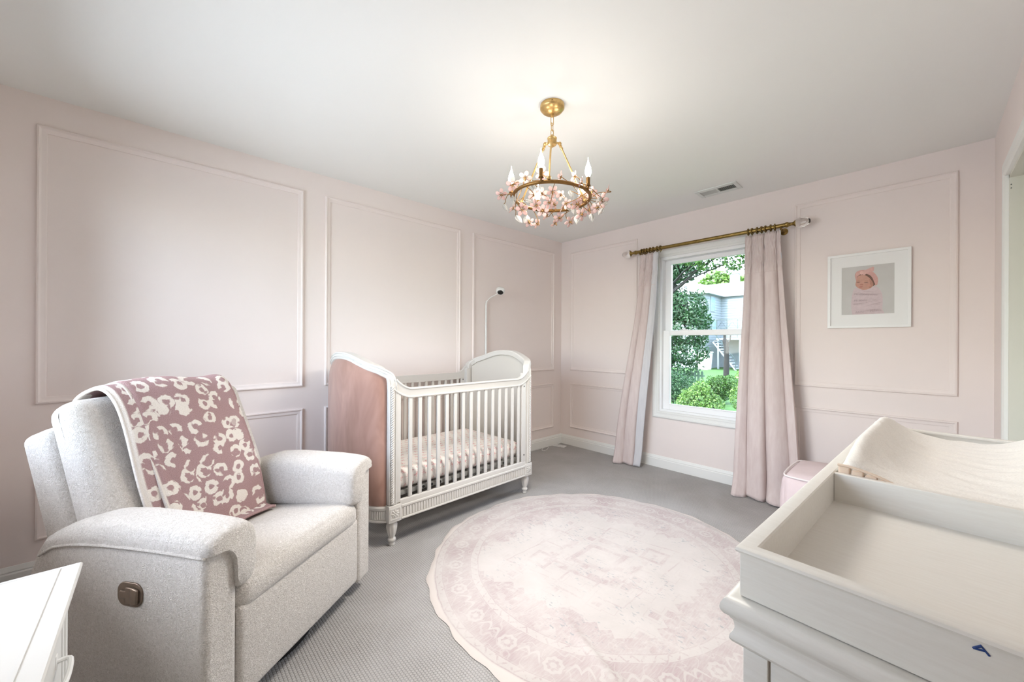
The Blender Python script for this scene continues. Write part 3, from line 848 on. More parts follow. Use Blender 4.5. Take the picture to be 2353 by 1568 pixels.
flat('hair', sm(PL((585, 690), (600, 610), (660, 580), (740, 580), (810, 620), (850, 700), (858, 750), (760, 780), (640, 740))), (110, 78, 64), 0.15, 60)
flat('face', sm(PL((578, 700), (600, 625), (680, 595), (755, 620), (812, 680), (838, 745), (790, 800), (690, 822), (605, 790), (570, 750))), (196, 148, 130), 0.06, 30)
flat('cheek_shade', sm(PL((770, 650), (815, 690), (838, 745), (795, 795), (765, 770), (790, 720))), (178, 128, 110), 0.06, 30)
flat('eye', ell(*P(612, 707), 0.011, 0.0022, 0.1), (90, 58, 50)); flat('eye', ell(*P(730, 712), 0.013, 0.0024, 0.03), (90, 58, 50))
flat('brow', ell(*P(610, 688), 0.011, 0.0014, 0.2), (140, 98, 82)); flat('brow', ell(*P(735, 688), 0.013, 0.0014, -0.1), (140, 98, 82))
flat('nose', ell(*P(662, 742), 0.011, 0.006), (182, 126, 110)); flat('nostril', ell(*P(655, 750), 0.002, 0.0014), (110, 66, 56)); flat('nostril', ell(*P(675, 750), 0.002, 0.0014), (110, 66, 56))
flat('mouth', ell(*P(655, 778), 0.012, 0.0034), (168, 98, 92))
flat('cheek', ell(*P(770, 755), 0.012, 0.010), (200, 146, 128)); flat('cheek', ell(*P(605, 755), 0.008, 0.009), (200, 146, 128))
flat('bow', PL((655, 572), (700, 530), (830, 470), (850, 478), (845, 535), (790, 545), (700, 600)), (214, 170, 162), 0.08, 50)
flat('bow', PL((580, 560), (640, 545), (662, 572), (600, 620), (575, 640)), (206, 160, 150), 0.08, 50)
flat('bow_knot', ell(*P(665, 565), 0.011, 0.014), (222, 180, 172))
def words(txt, x, y, size, rot):
    cu = bpy.data.curves.new('printed_name', 'FONT'); cu.body = txt; cu.size = size; cu.materials.append(simple('print_name_ink' + txt, (182, 164, 167), 0.6, nscale=50, namp=0.1))
    tmp = bpy.data.objects.new('printed_name_curve', cu); COL.objects.link(tmp); me = bpy.data.meshes.new_from_object(tmp); bpy.data.objects.remove(tmp)
    o = bpy.data.objects.new('printed_name', me); COL.objects.link(o); o.parent = pr
    p = P(x, y); o.location = (p[0], -0.0138, p[1]); o.rotation_euler = (PI / 2, -rot, 0)
words('PENELOPE ANN', 550, 900, 0.019, -0.12); words('PE ANN', 550, 1000, 0.021, -0.05); words('PENELOPE', 540, 1050, 0.011, 0.0); words('ANN', 570, 1180, 0.022, 0.05); words('PENEL', 790, 1160, 0.024, 0.16)

# ------------------------------------------------------------------ ceiling vent
v = thing('ceiling_vent', 'white louvred air vent set in the ceiling near the window', 'air vent', (2.135, -0.405, H))
g = G(); rectframe2 = lambda g, x0, x1, y0, y1, z0, z1, bx, by: (g.box(x0, y0, z0, x0 + bx, y1, z1), g.box(x1 - bx, y0, z0, x1, y1, z1), g.box(x0 + bx, y0, z0, x1 - bx, y0 + by, z1), g.box(x0 + bx, y1 - by, z0, x1 - bx, y1, z1))
rectframe2(g, -0.17, 0.17, -0.098, 0.098, -0.009, 0, 0.032, 0.050); g.box(-0.006, -0.05, -0.009, 0.006, 0.05, 0)
g.build('vent_frame', M['vent'], v, smooth=0, bevel=0.004)
g = G(); g.box(-0.14, -0.05, -0.0025, 0.14, 0.05, -0.0005); g.build('vent_void', M['ventd'], v, smooth=0)
g = G()
for sx in (-1, 1):
    for i in range(11):
        x = sx * (0.013 + i * 0.0115); g.X = Matrix.Translation((x, 0, -0.005)) @ Matrix.Rotation(math.radians(48 * sx), 4, 'Y'); g.box(-0.0055, -0.049, -0.0006, 0.0055, 0.049, 0.0006)
g.X = Matrix(); lv = g.build('louvre', M['vent'], v, smooth=0)

# ------------------------------------------------------------------ floor vent and cord in the corner
v = thing('floor_register', 'white metal floor vent plate on carpet in the room corner', 'floor vent', (0.105, -0.155, 0), math.radians(14))
for i in range(3):
    g = G(); x = -0.062 + i * 0.062
    rectframe2(g, x - 0.026, x + 0.026, -0.045, 0.045, 0.0, 0.006, 0.008, 0.010)
    for k in range(4): g.box(x - 0.014 + k * 0.0085, -0.038, 0.001, x - 0.010 + k * 0.0085, 0.038, 0.005)
    g.build('vent_section', M['whitep'], v, smooth=0)
pts = catmull([(0.022, -0.03, 0.004), (0.035, -0.15, 0.004), (0.03, -0.3, 0.004), (0.05, -0.42, 0.005), (0.12, -0.5, 0.005), (0.13, -0.44, 0.006), (0.075, -0.34, 0.009), (0.045, -0.36, 0.009), (0.04, -0.55, 0.005), (0.03, -0.9, 0.004), (0.022, -1.3, 0.004)], 10)
g = G(); g.tube(pts, 0.0032, 8); tag(g.build('power_cord', M['whitep']), 'thin white cord looped on carpet along the left wall baseboard', 'cord')

# ------------------------------------------------------------------ rug
RC = (2.0, -2.032); RAD = 1.045
def rugpt(u, v):
    a = 2 * PI * u; r = RAD * v
    wob = 0.008 * math.sin(9 * a + 1.0) + 0.006 * math.sin(23 * a + 0.4) + 0.004 * math.sin(41 * a)
    r += wob * max(0, (v - 0.85) / 0.15)
    x, y = r * math.cos(a), r * math.sin(a)
    z = 0.010 + 0.003 * mnoise.noise(Vector((x * 3, y * 3, 1)))
    # a few soft creases
    for (cx, cy, dx, dy, L, hgt) in ((0.42, -0.66, 0.85, -0.30, 0.22, 0.016), (0.66, -0.80, 0.7, -0.55, 0.13, 0.014), (0.25, 0.93, 0.9, -0.2, 0.16, 0.010), (0.62, 0.70, 0.6, -0.6, 0.12, 0.014)):
        l = math.hypot(dx, dy); ux, uy = dx / l, dy / l
        p = (x - cx) * ux + (y - cy) * uy; q = -(x - cx) * uy + (y - cy) * ux
        z += hgt * math.exp(-(p / L) ** 2) * math.exp(-(q / 0.022) ** 2)
    if v > 0.97: z = lerp(z, 0.003, ((v - 0.97) / 0.03) ** 2)
    return (x, y, max(z, 0.003))
g = G(); g.grid(rugpt, 220, 90, cu=True)
rug = g.build('round_rug', M['rug'], smooth=180, fixn=False, loc=(RC[0], RC[1], 0))
tag(rug, 'round faded pink and cream medallion rug lying on the grey carpet', 'rug')

# ------------------------------------------------------------------ crib
CA = math.atan2(1, -0.028)
crib = thing('crib', 'ivory baby crib with curved pink upholstered end panels and turned feet', 'crib', (0.963, -2.907, 0), CA)
CL, CD, CB = 1.288, 0.84, 0.150          # post spacing, depth, bow of the ends
E0 = -0.004
TOP = [(0, 1.055), (0.004, 1.090), (0.010, 1.122), (0.020, 1.148), (0.035, 1.168), (0.06, 1.184), (0.10, 1.196), (0.16, 1.209), (0.22, 1.222), (0.30, 1.248), (0.38, 1.276), (0.44, 1.287), (0.50, 1.290)]
def ztop(s):
    s = s if s <= 0.5 else 1 - s
    w_ = min(0.022, s * 0.5)
    return (interp(TOP, s - w_) + 2 * interp(TOP, s) + interp(TOP, s + w_) + interp(TOP, s - w_ / 2) + interp(TOP, s + w_ / 2)) / 6
def ends(end, s, off=0.0):
    """plan point of the bowed end at share s (0 front .. 1 back), moved out by off; and its outward normal"""
    a = PI * s
    D2 = CD / 2
    t = D2 - D2 * math.cos(a); e = -CB * math.sin(a)
    nx, nt = -D2 * math.sin(a), -CB * math.cos(a)
    l = math.hypot(nx, nt); nx /= l; nt /= l
    e2 = e + nx * off - 0.03; t2 = t + nt * off
    if end: return (CL + E0 * 2 - e2, t2, -nx, nt)
    return (e2, t2, nx, nt)
NS = 48
def span(s0, s1, n=NS): return [s0 + (s1 - s0) * i / n for i in range(n + 1)]
for end in (0, 1):
    nm = ('pink velvet outer end panel', 'pink velvet far end panel')[end]
    # upholstered outer panel (puffed)
    def fo(u, v, end=end):
        s = lerp(0.035, 0.965, u); zz0 = 0.272; zz1 = ztop(s) - 0.042 - 0.012 * (1 - smoothstep(min(s, 1 - s) / 0.15))
        z = lerp(zz0, zz1, v)
        puff = 0.030 * (1 - (2 * u - 1) ** 8) * (1 - (2 * v - 1) ** 8)
        x, t, _, _ = ends(end, s, 0.004 + puff)
        return (x, t, z)
    g = G(); g.grid(fo, 56, 40); g.build('upholstered_panel', M['velvet'], crib, smooth=180)['label'] = nm
    def fi(u, v, end=end):
        s = lerp(0.02, 0.98, u); x, t, _, _ = ends(end, s, -0.030 + 0.006 * (1 - (2 * u - 1) ** 6) * (1 - (2 * v - 1) ** 6) * -1)
        return (x, t, lerp(0.26, ztop(s) - 0.045, v))
    g = G(); g.grid(fi, 40, 20); g.build('inner_panel', M['cribin'], crib, smooth=180)
    # carved top frame following the camel-back curve, running down to both posts
    S = [0.0, 0.0] + [0.5 - 0.5 * math.cos(PI * i / 110) for i in range(3, 108)] + [1.0, 1.0]
    path = []; nr = []
    for i, s in enumerate(S):
        z = 0.285 if i in (0, len(S) - 1) else ztop(s)
        x, t, nx, nt = ends(end, s, -0.012)
        k = 1 - smoothstep(min(s, 1 - s) / 0.07)                 # the legs stand forward, at the posts
        x += (0.036 if not end else -0.036) * k; t += (-0.026 if s < 0.5 else 0.026) * k
        path.append((x, t, z)); nr.append((nx, nt, 0))
    sg = 1 if not end else -1
    prof = [(0.0, -0.030), (-0.010, -0.036), (-0.046, -0.036), (-0.052, -0.028), (-0.052, 0.020), (-0.047, 0.027), (-0.041, 0.022), (-0.036, 0.026), (-0.016, 0.028), (-0.012, 0.024), (-0.008, 0.030), (0.0, 0.026)]
    prof = [(a * sg, b) for a, b in prof]
    g = G(); g.sweep(prof, path, nr); g.build('top_frame', M['crib'], crib, smooth=28)
    # beaded carving along the frame
    g = G()
    for i in range(150):
        s = 0.5 - 0.5 * math.cos(PI * (i + 0.5) / 150); x, t, nx, nt = ends(end, s, 0.016); k = 1 - smoothstep(min(s, 1 - s) / 0.07); g.ball((x + (0.036 if not end else -0.036) * k, t + (-0.026 if s < 0.5 else 0.026) * k, ztop(s) - 0.026), 0.0062, 6, 4)
    g.build('carved_beading', M['crib'], crib, smooth=180)
    # fluted bowed apron under the panel
    g = G()
    path = []; nr = []
    for s in span(0.03, 0.97):
        x, t, nx, nt = ends(end, s, 0.0); path.append((x, t, 0.0)); nr.append((nx, nt, 0))
    pr = [(0.165, -0.02), (0.165, 0.010), (0.178, 0.012), (0.180, 0.004), (0.245, 0.004), (0.248, 0.012), (0.262, 0.014), (0.272, 0.008), (0.276, -0.02)]
    g.sweep([(a * (-1 if not end else -1), b) for a, b in pr], path, nr)
    if min(v[2] for v in g.v) < 0: g.v = [(a, b, -c) for a, b, c in g.v]
    g.build('apron', M['crib'], crib, smooth=28)
    g = G()
    for i in range(40):
        s = lerp(0.05, 0.95, (i + 0.5) / 40); x, t, nx, nt = ends(end, s, 0.004)
        g.X = Matrix.Translation((x, t, 0)) @ Matrix.Rotation(math.atan2(nt, nx), 4, 'Z'); g.box(-0.002, -0.0045, 0.186, 0.006, 0.0045, 0.240)
    g.X = Matrix(); g.build('fluting', M['crib'], crib, smooth=0, bevel=0.002)
# posts, blocks, rosettes, feet
def post(e, t, fr):
    sd = -1 if fr else 1
    g = G(); o_ = 1 if e > 0.5 else -1; e0_, e1_ = sorted((e + o_ * 0.012, e - o_ * 0.036)); t0_, t1_ = sorted((t + sd * 0.034, t - sd * 0.030)); g.rbox(e0_, t0_, 0.275, e1_, t1_, 1.09, 0.006, 2); p = g.build('post', M['crib'], crib)
    g = G(); m = 150
    for k in (0, 1):
        g.tube([(e + o_ * 0.020 + 0.0070 * math.cos(2 * PI * (i / 6.0) + k * PI), t + sd * 0.0425 + 0.004 * math.sin(2 * PI * (i / 6.0) + k * PI), 0.29 + 0.775 * i / m) for i in range(m + 1)], 0.0058, 5)
    g.build('rope_moulding', M['crib'], p, smooth=180)
    g = G(); g.rbox(e - 0.046, t - 0.048, 0.168, e + 0.046, t + 0.040, 0.280, 0.004, 1); b = g.build('corner_block', M['crib'], p)
    g = G(); y = t + sd * 0.047
    rectframe2b = [(-0.038, 0.186, -0.032, 0.262), (0.032, 0.186, 0.038, 0.262), (-0.032, 0.186, 0.032, 0.192), (-0.032, 0.256, 0.032, 0.262)]
    for a in rectframe2b: g.box(e + a[0], min(y, y + sd * 0.004), a[1], e + a[2], max(y, y + sd * 0.004), a[3])
    for k in range(8):
        a = 2 * PI * k / 8; g.X = Matrix.Translation((e + 0.017 * math.cos(a), y + sd * 0.002, 0.224 + 0.017 * math.sin(a))) @ Matrix.Rotation(-a, 4, 'Y'); g.ball((0, 0, 0), (0.013, 0.005, 0.006), 8, 5)
    g.X = Matrix(); g.ball((e, y + sd * 0.003, 0.224), 0.007, 8, 5)
    g.build('rosette', M['crib'], p, smooth=40)
    pr = [(0.0005, 0.0), (0.017, 0.0), (0.020, 0.006), (0.020, 0.016), (0.016, 0.022), (0.024, 0.030), (0.027, 0.040), (0.024, 0.049), (0.018, 0.054), (0.021, 0.064), (0.028, 0.088), (0.034, 0.114), (0.036, 0.136), (0.033, 0.152), (0.025, 0.160), (0.027, 0.168), (0.030, 0.172)]
    g = G(); n = 24
    vs = []; fs = []
    for j, (r, z) in enumerate(pr):
        car = 0.0022 if 0.060 < z < 0.15 else 0.0
        for i in range(n * 2):
            a = PI * i / n; tw = z * 12
            rr = r + car * math.cos(8 * a + tw)
            vs.append((e + rr * math.cos(a), t + rr * math.sin(a), z))
    for j in range(len(pr) - 1):
        for i in range(n * 2):
            k = (i + 1) % (n * 2); fs.append((j * n * 2 + i, j * n * 2 + k, (j + 1) * n * 2 + k, (j + 1) * n * 2 + i))
    g.add(vs, fs); g.build('foot', M['crib'], p, smooth=180)
for e in (-0.006, CL - 0.002):
    for t, fr in ((0, True), (CD, False)): post(e, t, fr)
# rails, slats
def railz(e):
    a, b = 0.004, CL - 0.014; R = 0.125
    q = min(e - a, b - e) / R
    return 1.050 + (0.068 * (1 - max(0, q)) ** 2 if q < 1 else 0)
for t, sg in ((-0.030, -1), (CD + 0.022, 1)):
    es = [0.006 + 0.14 * (i / 14) for i in range(14)] + [0.15 + (CL - 0.31) * i / 8 for i in range(9)] + [CL - 0.155 + 0.139 * (i / 14) for i in range(1, 15)]
    path = [(e, t, railz(e)) for e in es]
    pr = [(0.0, -0.014), (0.0, 0.012), (0.004, 0.018), (0.010, 0.019), (0.014, 0.014), (0.020, 0.012), (0.055, 0.012), (0.060, 0.016), (0.066, 0.016), (0.069, 0.012), (0.069, -0.014)]
    g = G(); g.sweep([(a * (1 if sg < 0 else -1), b) for a, b in pr], path, (0, sg, 0))
    if sum(v[2] for v in g.v) / len(g.v) > 1.065: 
        g = G(); g.sweep([(-a * (1 if sg < 0 else -1), b) for a, b in pr], path, (0, sg, 0))
    g.build('top_rail', M['crib'], crib, smooth=28)
    g = G(); y0, y1 = sorted((t - sg * 0.012, t + sg * 0.012))
    g.rbox(0.03, y0, 0.262, CL - 0.035, y1, 0.305, 0.006, 2)
    for zz in ((0.172, 0.186), (0.252, 0.270)): g.rbox(0.04, min(t, t + sg * 0.020), zz[0], CL - 0.045, max(t, t + sg * 0.020), zz[1], 0.005, 2)
    g.box(0.04, y0, 0.175, CL - 0.045, y1, 0.265); br = g.build('bottom_rail', M['crib'], crib, smooth=35)
    g = G()
    for i in range(54):
        e = 0.062 + (CL - 0.13) * i / 53; g.box(e - 0.0062, min(t, t + sg * 0.0175), 0.190, e + 0.0062, max(t, t + sg * 0.0175), 0.249)
    g.build('fluting', M['crib'], br, smooth=0, bevel=0.002)
    g = G(); g.rbox(-0.0135, -0.009, 0.300, 0.0135, 0.009, 0.995, 0.005, 2); sl = None
    n = 15
    for i in range(n):
        e = 0.035 + (CL - 0.078) * (i + 1) / (n + 1)
        if sl is None: sl = g.build('slat', M['crib'], crib); o = sl
        else: o = sl.copy(); COL.objects.link(o)
        o.location = (e, t, 0)
    for e0, e1 in ((0.0, 0.036), (CL - 0.082, CL - 0.036)):
        g = G(); g.rbox(e0, t - 0.011, 0.29, e1, t + 0.011, railz((e0 + e1) / 2) - 0.05, 0.004, 2); s_ = g.build('stile', M['crib'], crib)
        if e0 > 0.5:
            for zz in (0.975, 0.365):
                g = G(); g.lathe([(0.006, -0.0122), (0.006, 0.0122)], 12, (e0 + 0.026, t, zz), 'y'); g.build('bolt', M['black'], s_, smooth=30)
g = G(); z0 = 0.316
for a in ((0.03, 0.0, CL - 0.05, 0.022), (0.03, CD - 0.022, CL - 0.05, CD)): g.box(a[0], a[1], z0, a[2], a[3], z0 + 0.028)
for i in range(9):
    e = 0.05 + (CL - 0.13) * i / 8; g.box(e, 0.0, z0 + 0.004, e + 0.02, CD, z0 + 0.010)
sp = g.build('mattress_support', M['steel'], crib, smooth=0)
for e in (0.235, 0.305, 0.375, 1.02):
    g = G(); g.lathe([(0.010, 0), (0.010, 0.003)], 12, (e, -0.003, z0 + 0.014), 'y'); g.build('bolt', M['black'], sp, smooth=30)

cm = thing('crib_mattress', 'crib mattress in a white fitted sheet printed with small pink bows', 'mattress', (0.963, -2.907, 0.346), CA)
g = G()
def mfn(x, y, z):
    wr = 0.004 * mnoise.noise(Vector((x * 9, y * 9, z * 9)))
    return (x, y + (wr if abs(z) < 0.1 else 0), z + wr)
g.rbox(0.03, 0.018, 0.0, CL - 0.045, CD - 0.02, 0.128, 0.045, 24, (0.01, 0.006, 0.012), mfn)
for i, p in enumerate(g.v):
    x, y, z = p; g.uv[i] = (x, (y if z > 0.1 else (y - (0.128 - z) if y < CD / 2 else y + (0.128 - z))))
g.build('fitted_sheet', M['bows'], cm, smooth=180)

# ------------------------------------------------------------------ baby monitor
bmn = thing('baby_monitor', 'white baby monitor camera on a slim wall pole above the crib', 'baby monitor', (0.022, -1.345, 0))
g = G()
g.rbox(-0.016, -0.018, 0.0, 0.010, 0.018, 0.004, 0.001, 1)
g.tube([(0, 0, 0.0), (0, 0, 0.7), (0, 0, 1.55)], 0.0125, 12); g.tube([(0, 0, 1.55), (0, 0, 1.80), (0.002, 0.008, 1.835)], 0.0105, 12); g.build('pole', M['whitep'], bmn, smooth=40)
g = G(); g.lathe([(0.0135, 1.54), (0.0135, 1.56)], 14); g.build('collar', M['whitep'], bmn)
g = G(); g.tube(catmull([(0.002, 0.008, 1.83), (0.03, 0.03, 1.868), (0.075, 0.062, 1.898), (0.118, 0.092, 1.925)], 6), 0.0055, 10); g.build('arm', M['whitep'], bmn, smooth=180)
hd = bpy.data.objects.new('camera_head', None); COL.objects.link(hd); hd.parent = bmn; hd.location = (0.128, 0.101, 1.945)
hd.scale = (1.55, 1.5, 1.5); hd.rotation_euler = (math.radians(-12), math.radians(30), math.radians(-42))
g = G(); g.rbox(-0.026, -0.034, -0.030, 0.026, 0.034, 0.030, 0.026, 3); g.build('camera_shell', M['whitep'], hd, smooth=180)
g = G(); g.ball((0.0215, 0, -0.002), (0.0075, 0.0225, 0.0185), 24, 12)
g.build('lens_face', M['black'], hd, smooth=180)

# ------------------------------------------------------------------ recliner
RA = math.radians(-53.99)
rec = thing('recliner', 'cream boucle swivel recliner armchair standing in front of the panelled wall', 'armchair', (1.267, -3.189, 0), RA)
RWID = 0.955
def arm(u0, u1, inner):
    """u0..u1 the slab; inner: +1 when the seat lies at larger u"""
    side = [(0.0, 0.060), (0.0, 0.690), (-0.10, 0.705), (-0.30, 0.712), (-0.50, 0.705), (-0.62, 0.690), (-0.69, 0.660), (-0.735, 0.600), (-0.77, 0.52), (-0.795, 0.40), (-0.80, 0.28), (-0.78, 0.16), (-0.74, 0.06)]
    g = G(); g.poly([(v, z) for v, z in side], u0, u1, 'x')
    armo = g.build('arm', M['boucle'], rec, smooth=40, bevel=0.022, bseg=4)
    # padded top: rolls over the arm and hangs down inside it
    m = (u0 + u1) / 2
    o_, i_ = (u1, u0) if inner < 0 else (u0, u1)
    q = lambda d: o_ + d * inner                      # d metres inwards from the outer face
    g = G()
    vs_ = [-0.715, -0.705, -0.68, -0.62, -0.52, -0.40, -0.28, -0.16, -0.08, -0.03, 0.0, 0.012, 0.018]
    pts = []; fs = []
    K = 26
    for j, v in enumerate(vs_):
        endk = 1.0
        if v < -0.66: endk = 0.45 + 0.55 * math.sqrt(max(0, 1 - ((-0.66 - v) / 0.056) ** 2))
        if v > -0.03: endk = 0.72 + 0.28 * math.sqrt(max(0, 1 - ((v + 0.03) / 0.0485) ** 2))
        crown = 0.742 - 0.09 * max(0, (-v - 0.42) / 0.30) ** 2 - 0.012 * max(0, (v + 0.12) / 0.13)
        lo = lerp(0.50, 0.46, min(1, -v / 0.7 if v < 0 else 0))
        outl = [(-0.004, 0.665 - 0.06 * max(0, (-v - 0.45) / 0.27) ** 1.5), (-0.007, 0.690 - 0.06 * max(0, (-v - 0.45) / 0.27) ** 1.5), (0.002, crown - 0.022), (0.030, crown - 0.004), (0.080, crown), (0.130, crown - 0.006), (0.170, crown - 0.022), (0.190, crown - 0.055), (0.196, crown - 0.11), (0.190, lo + 0.035), (0.176, lo + 0.008), (0.155, lo), (0.110, lo + 0.004), (0.100, 0.60), (0.060, 0.655)]
        cx_, cz_ = 0.095, 0.66
        oc = catmull([(a, b, 0) for a, b in outl + [outl[0]]], 3)[:-1]
        K = len(oc)
        for (a, b, _) in oc:
            a2 = cx_ + (a - cx_) * endk; b2 = cz_ + (b - cz_) * (endk if b > 0.6 else 0.5 + 0.5 * endk)
            pts.append((q(a2), v, b2))
    for j in range(len(vs_) - 1):
        for k in range(K): fs.append((j * K + k, j * K + (k + 1) % K, (j + 1) * K + (k + 1) % K, (j + 1) * K + k))
    fs.append(tuple(range(K))); fs.append(tuple((len(vs_) - 1) * K + k for k in range(K)))
    g.add(pts, fs); g.build('arm_pad', M['boucle'], armo, smooth=60)
    # seam welt between pad and slab
    g = G(); xo = o_ - 0.002 * inner * 1
    g.tube(catmull([(q(-0.006), v, z) for v, z in ((0.004, 0.664), (-0.2, 0.668), (-0.45, 0.662), (-0.62, 0.640), (-0.70, 0.600))], 5), 0.005, 6); g.build('seam', M['boucle'], armo, smooth=180)
    return armo
armN = arm(0.835, RWID, -1)
armF = arm(0.0, 0.115, 1)
# release lever in the side of the near arm
lv = bpy.data.objects.new('release_lever', None); COL.objects.link(lv); lv.parent = armN; lv.location = (RWID, -0.298, 0.512)
g = G()
def rr2(w_, h_, r, n=8):
    out = []
    for cx, cz, a0 in ((w_ - r, h_ - r, 0), (-w_ + r, h_ - r, 90), (-w_ + r, -h_ + r, 180), (w_ - r, -h_ + r, 270)):
        for i in range(n + 1):
            a = math.radians(a0 + 90 * i / n); out.append((cx + r * math.cos(a), cz + r * math.sin(a)))
    return out
g.poly(rr2(0.052, 0.040, 0.032), -0.006, 0.0045, 'x'); g.build('lever_plate', M['bronze'], lv, smooth=30, bevel=0.002)
g = G(); g.poly([(-0.036, -0.013), (-0.012, -0.013), (-0.012, -0.030), (0.020, -0.030), (0.020, 0.026), (-0.012, 0.026), (-0.012, 0.013), (-0.036, 0.013)], 0.004, 0.010, 'x'); g.build('lever_handle', M['bronze'], lv, smooth=20, bevel=0.003)
g = G(); g.poly([(0.012, -0.032), (0.040, -0.026), (0.042, 0.022), (0.012, 0.028)], 0.004, 0.013, 'x'); g.build('lever_grip', M['bronze'], lv, smooth=20, bevel=0.004)
# seat, footrest, back, base
def seatfn(x, y, z):
    v = y
    zz = z - 0.055 * max(0, (-v - 0.08) / 0.5) + 0.012 * math.cos((x - 0.475) * 4)
    if z < 0.40: zz = max(zz, 0.33)
    return (x, y, zz)
g = G(); g.rbox(0.120, -0.60, 0.385, 0.832, 0.012, 0.512, 0.05, 14, (0, 0.012, 0.016), seatfn); g.build('seat_cushion', M['boucle'], rec, smooth=180)
g = G(); g.rbox(0.119, -0.10, 0.085, 0.833, 0.006, 0.425, 0.022, 10, (0, 0.012, 0)); g.build('footrest', M['boucle'], rec, smooth=180)
TL = math.atan2(0.25, 0.70)
def backfn(dv, dz):
    c, s = math.cos(TL), math.sin(TL)
    return lambda x, y, z: (x, -0.47 + dv + (y) * c - (z) * s, 0.42 + dz + y * s + z * c)
bk = bpy.data.objects.new('backrest', None); COL.objects.link(bk); bk.parent = rec
def cushfn(x, y, z):
    yy = y + 0.012 * math.sin(z * 5.5) if y > -0.07 else y
    return backfn(0, 0)(x, yy, z)
g = G(); g.rbox(0.135, -0.155, -0.06, 0.868, 0.0, 0.765, 0.055, 14, (0.0, 0.030, 0.012), cushfn); g.build('back_cushion', M['boucle'], bk, smooth=180)
g = G(); g.rbox(0.118, -0.275, -0.16, 0.884, -0.12, 0.690, 0.035, 10, (0, 0.02, 0.004), backfn(0, 0)); g.build('back_shell', M['boucle'], bk, smooth=180)
g = G(); g.rbox(0.10, -0.74, 0.10, 0.85, -0.08, 0.34, 0.02, 4); g.build('seat_frame', M['boucle'], rec, smooth=180)
g = G(); g.lathe([(0.30, 0.0), (0.315, 0.008), (0.315, 0.030), (0.30, 0.036), (0.10, 0.040), (0.08, 0.10)], 48, (0.478, -0.375, 0)); g.build('swivel_base', M['black'], rec, smooth=40)

# ------------------------------------------------------------------ leopard blanket over the back
bl = thing('throw_blanket', 'mauve and cream leopard spot knit blanket draped over the recliner back', 'blanket', (1.267, -3.189, 0), RA)
c_, s_ = math.cos(TL), math.sin(TL)
def backpt(y, z): return (-0.47 + y * c_ - z * s_, 0.42 + y * s_ + z * c_)
prof = [backpt(-0.170, 0.40), backpt(-0.172, 0.60), backpt(-0.168, 0.72), backpt(-0.140, 0.775), backpt(-0.075, 0.795), backpt(-0.005, 0.780), backpt(0.036, 0.70), backpt(0.052, 0.52), backpt(0.052, 0.35), backpt(0.046, 0.20), backpt(0.040, 0.115), (-0.455, 0.505), (-0.415, 0.497), (-0.375, 0.503)]
pc = catmull([(a, b, 0) for a, b in prof], 10)
cum = [0]
for a, b in zip(pc, pc[1:]): cum.append(cum[-1] + math.hypot(a[0] - b[0], a[1] - b[1]))
LEN = cum[-1]
def along(s):
    s = max(0, min(LEN - 1e-6, s))
    for i in range(len(cum) - 1):
        if cum[i + 1] >= s:
            k = (s - cum[i]) / max(1e-9, cum[i + 1] - cum[i]); return (lerp(pc[i][0], pc[i + 1][0], k), lerp(pc[i][1], pc[i + 1][1], k))
    return pc[-1][:2]
def blanket(name, ua, ub, dz, s1, parent, seed, u0=0.05, sa=0.0):
    R = random.Random(seed); p0 = R.uniform(0, 6)
    def f(u, v):
        s = lerp(sa, LEN * s1, v)
        y, z = along(s); y2, z2 = along(min(LEN - 1e-5, s + 0.01)); y0, z0 = along(max(0, s - 0.01))
        ty, tz = y2 - y0, z2 - z0; l = math.hypot(ty, tz) or 1; ny, nz = tz / l, -ty / l
        if ny * 0.5 + nz < 0 and s < LEN * 0.2: pass
        d = dz + 0.005 * math.sin(u * 9 + p0 + s * 3) + 0.006 * math.sin(u * 4 + s * 7 + p0)
        # outward normal of the draped path
        if name == 'fold': d -= 0.010 * (u)
        ox, oz = -ny, -nz
        x = lerp(ua(v), ub(v), u) + 0.006 * math.sin(s * 9 + p0)
        if u > 0.97 or u < 0.03: d -= 0.006
        return (x, y + ox * d, max(z + oz * d, 0.47 if y < -0.3 else 0))
    g = G(); wid = 0.46
    g.grid(f, 70, 150, uv=lambda u, v: (u0 + u * wid, v * LEN * s1))
    return g.build(name, [M['leopard'], M['leopard']], parent, smooth=180, solid=-0.012, fixn=False)
b1 = blanket('upper_layer', lambda v: lerp(0.250, 0.246, v) + (0.0 if v < 0.8 else (v - 0.8) * 0.06), lambda v: lerp(0.720, 0.705, v), 0.020, 1.0, bl, 1)
b2 = blanket('lower_layer', lambda v: 0.36, lambda v: lerp(0.785, 0.748, v), 0.006, 0.955, bl, 2, 0.06)

# ------------------------------------------------------------------ dresser with changing topper
DA = math.radians(-2.4)
DO = (3.199, -3.431)
dl, dd = 1.44, 0.425                                     # length along y, depth to the wall
dr = thing('dresser', 'off-white wooden dresser with moulded top standing along the right wall', 'dresser', (DO[0], DO[1], 0), DA)
g = G(); g.rbox(0.010, 0.012, 0.09, dd - 0.004, dl, 0.905, 0.003, 1); g.build('carcass', M['wood'], dr)
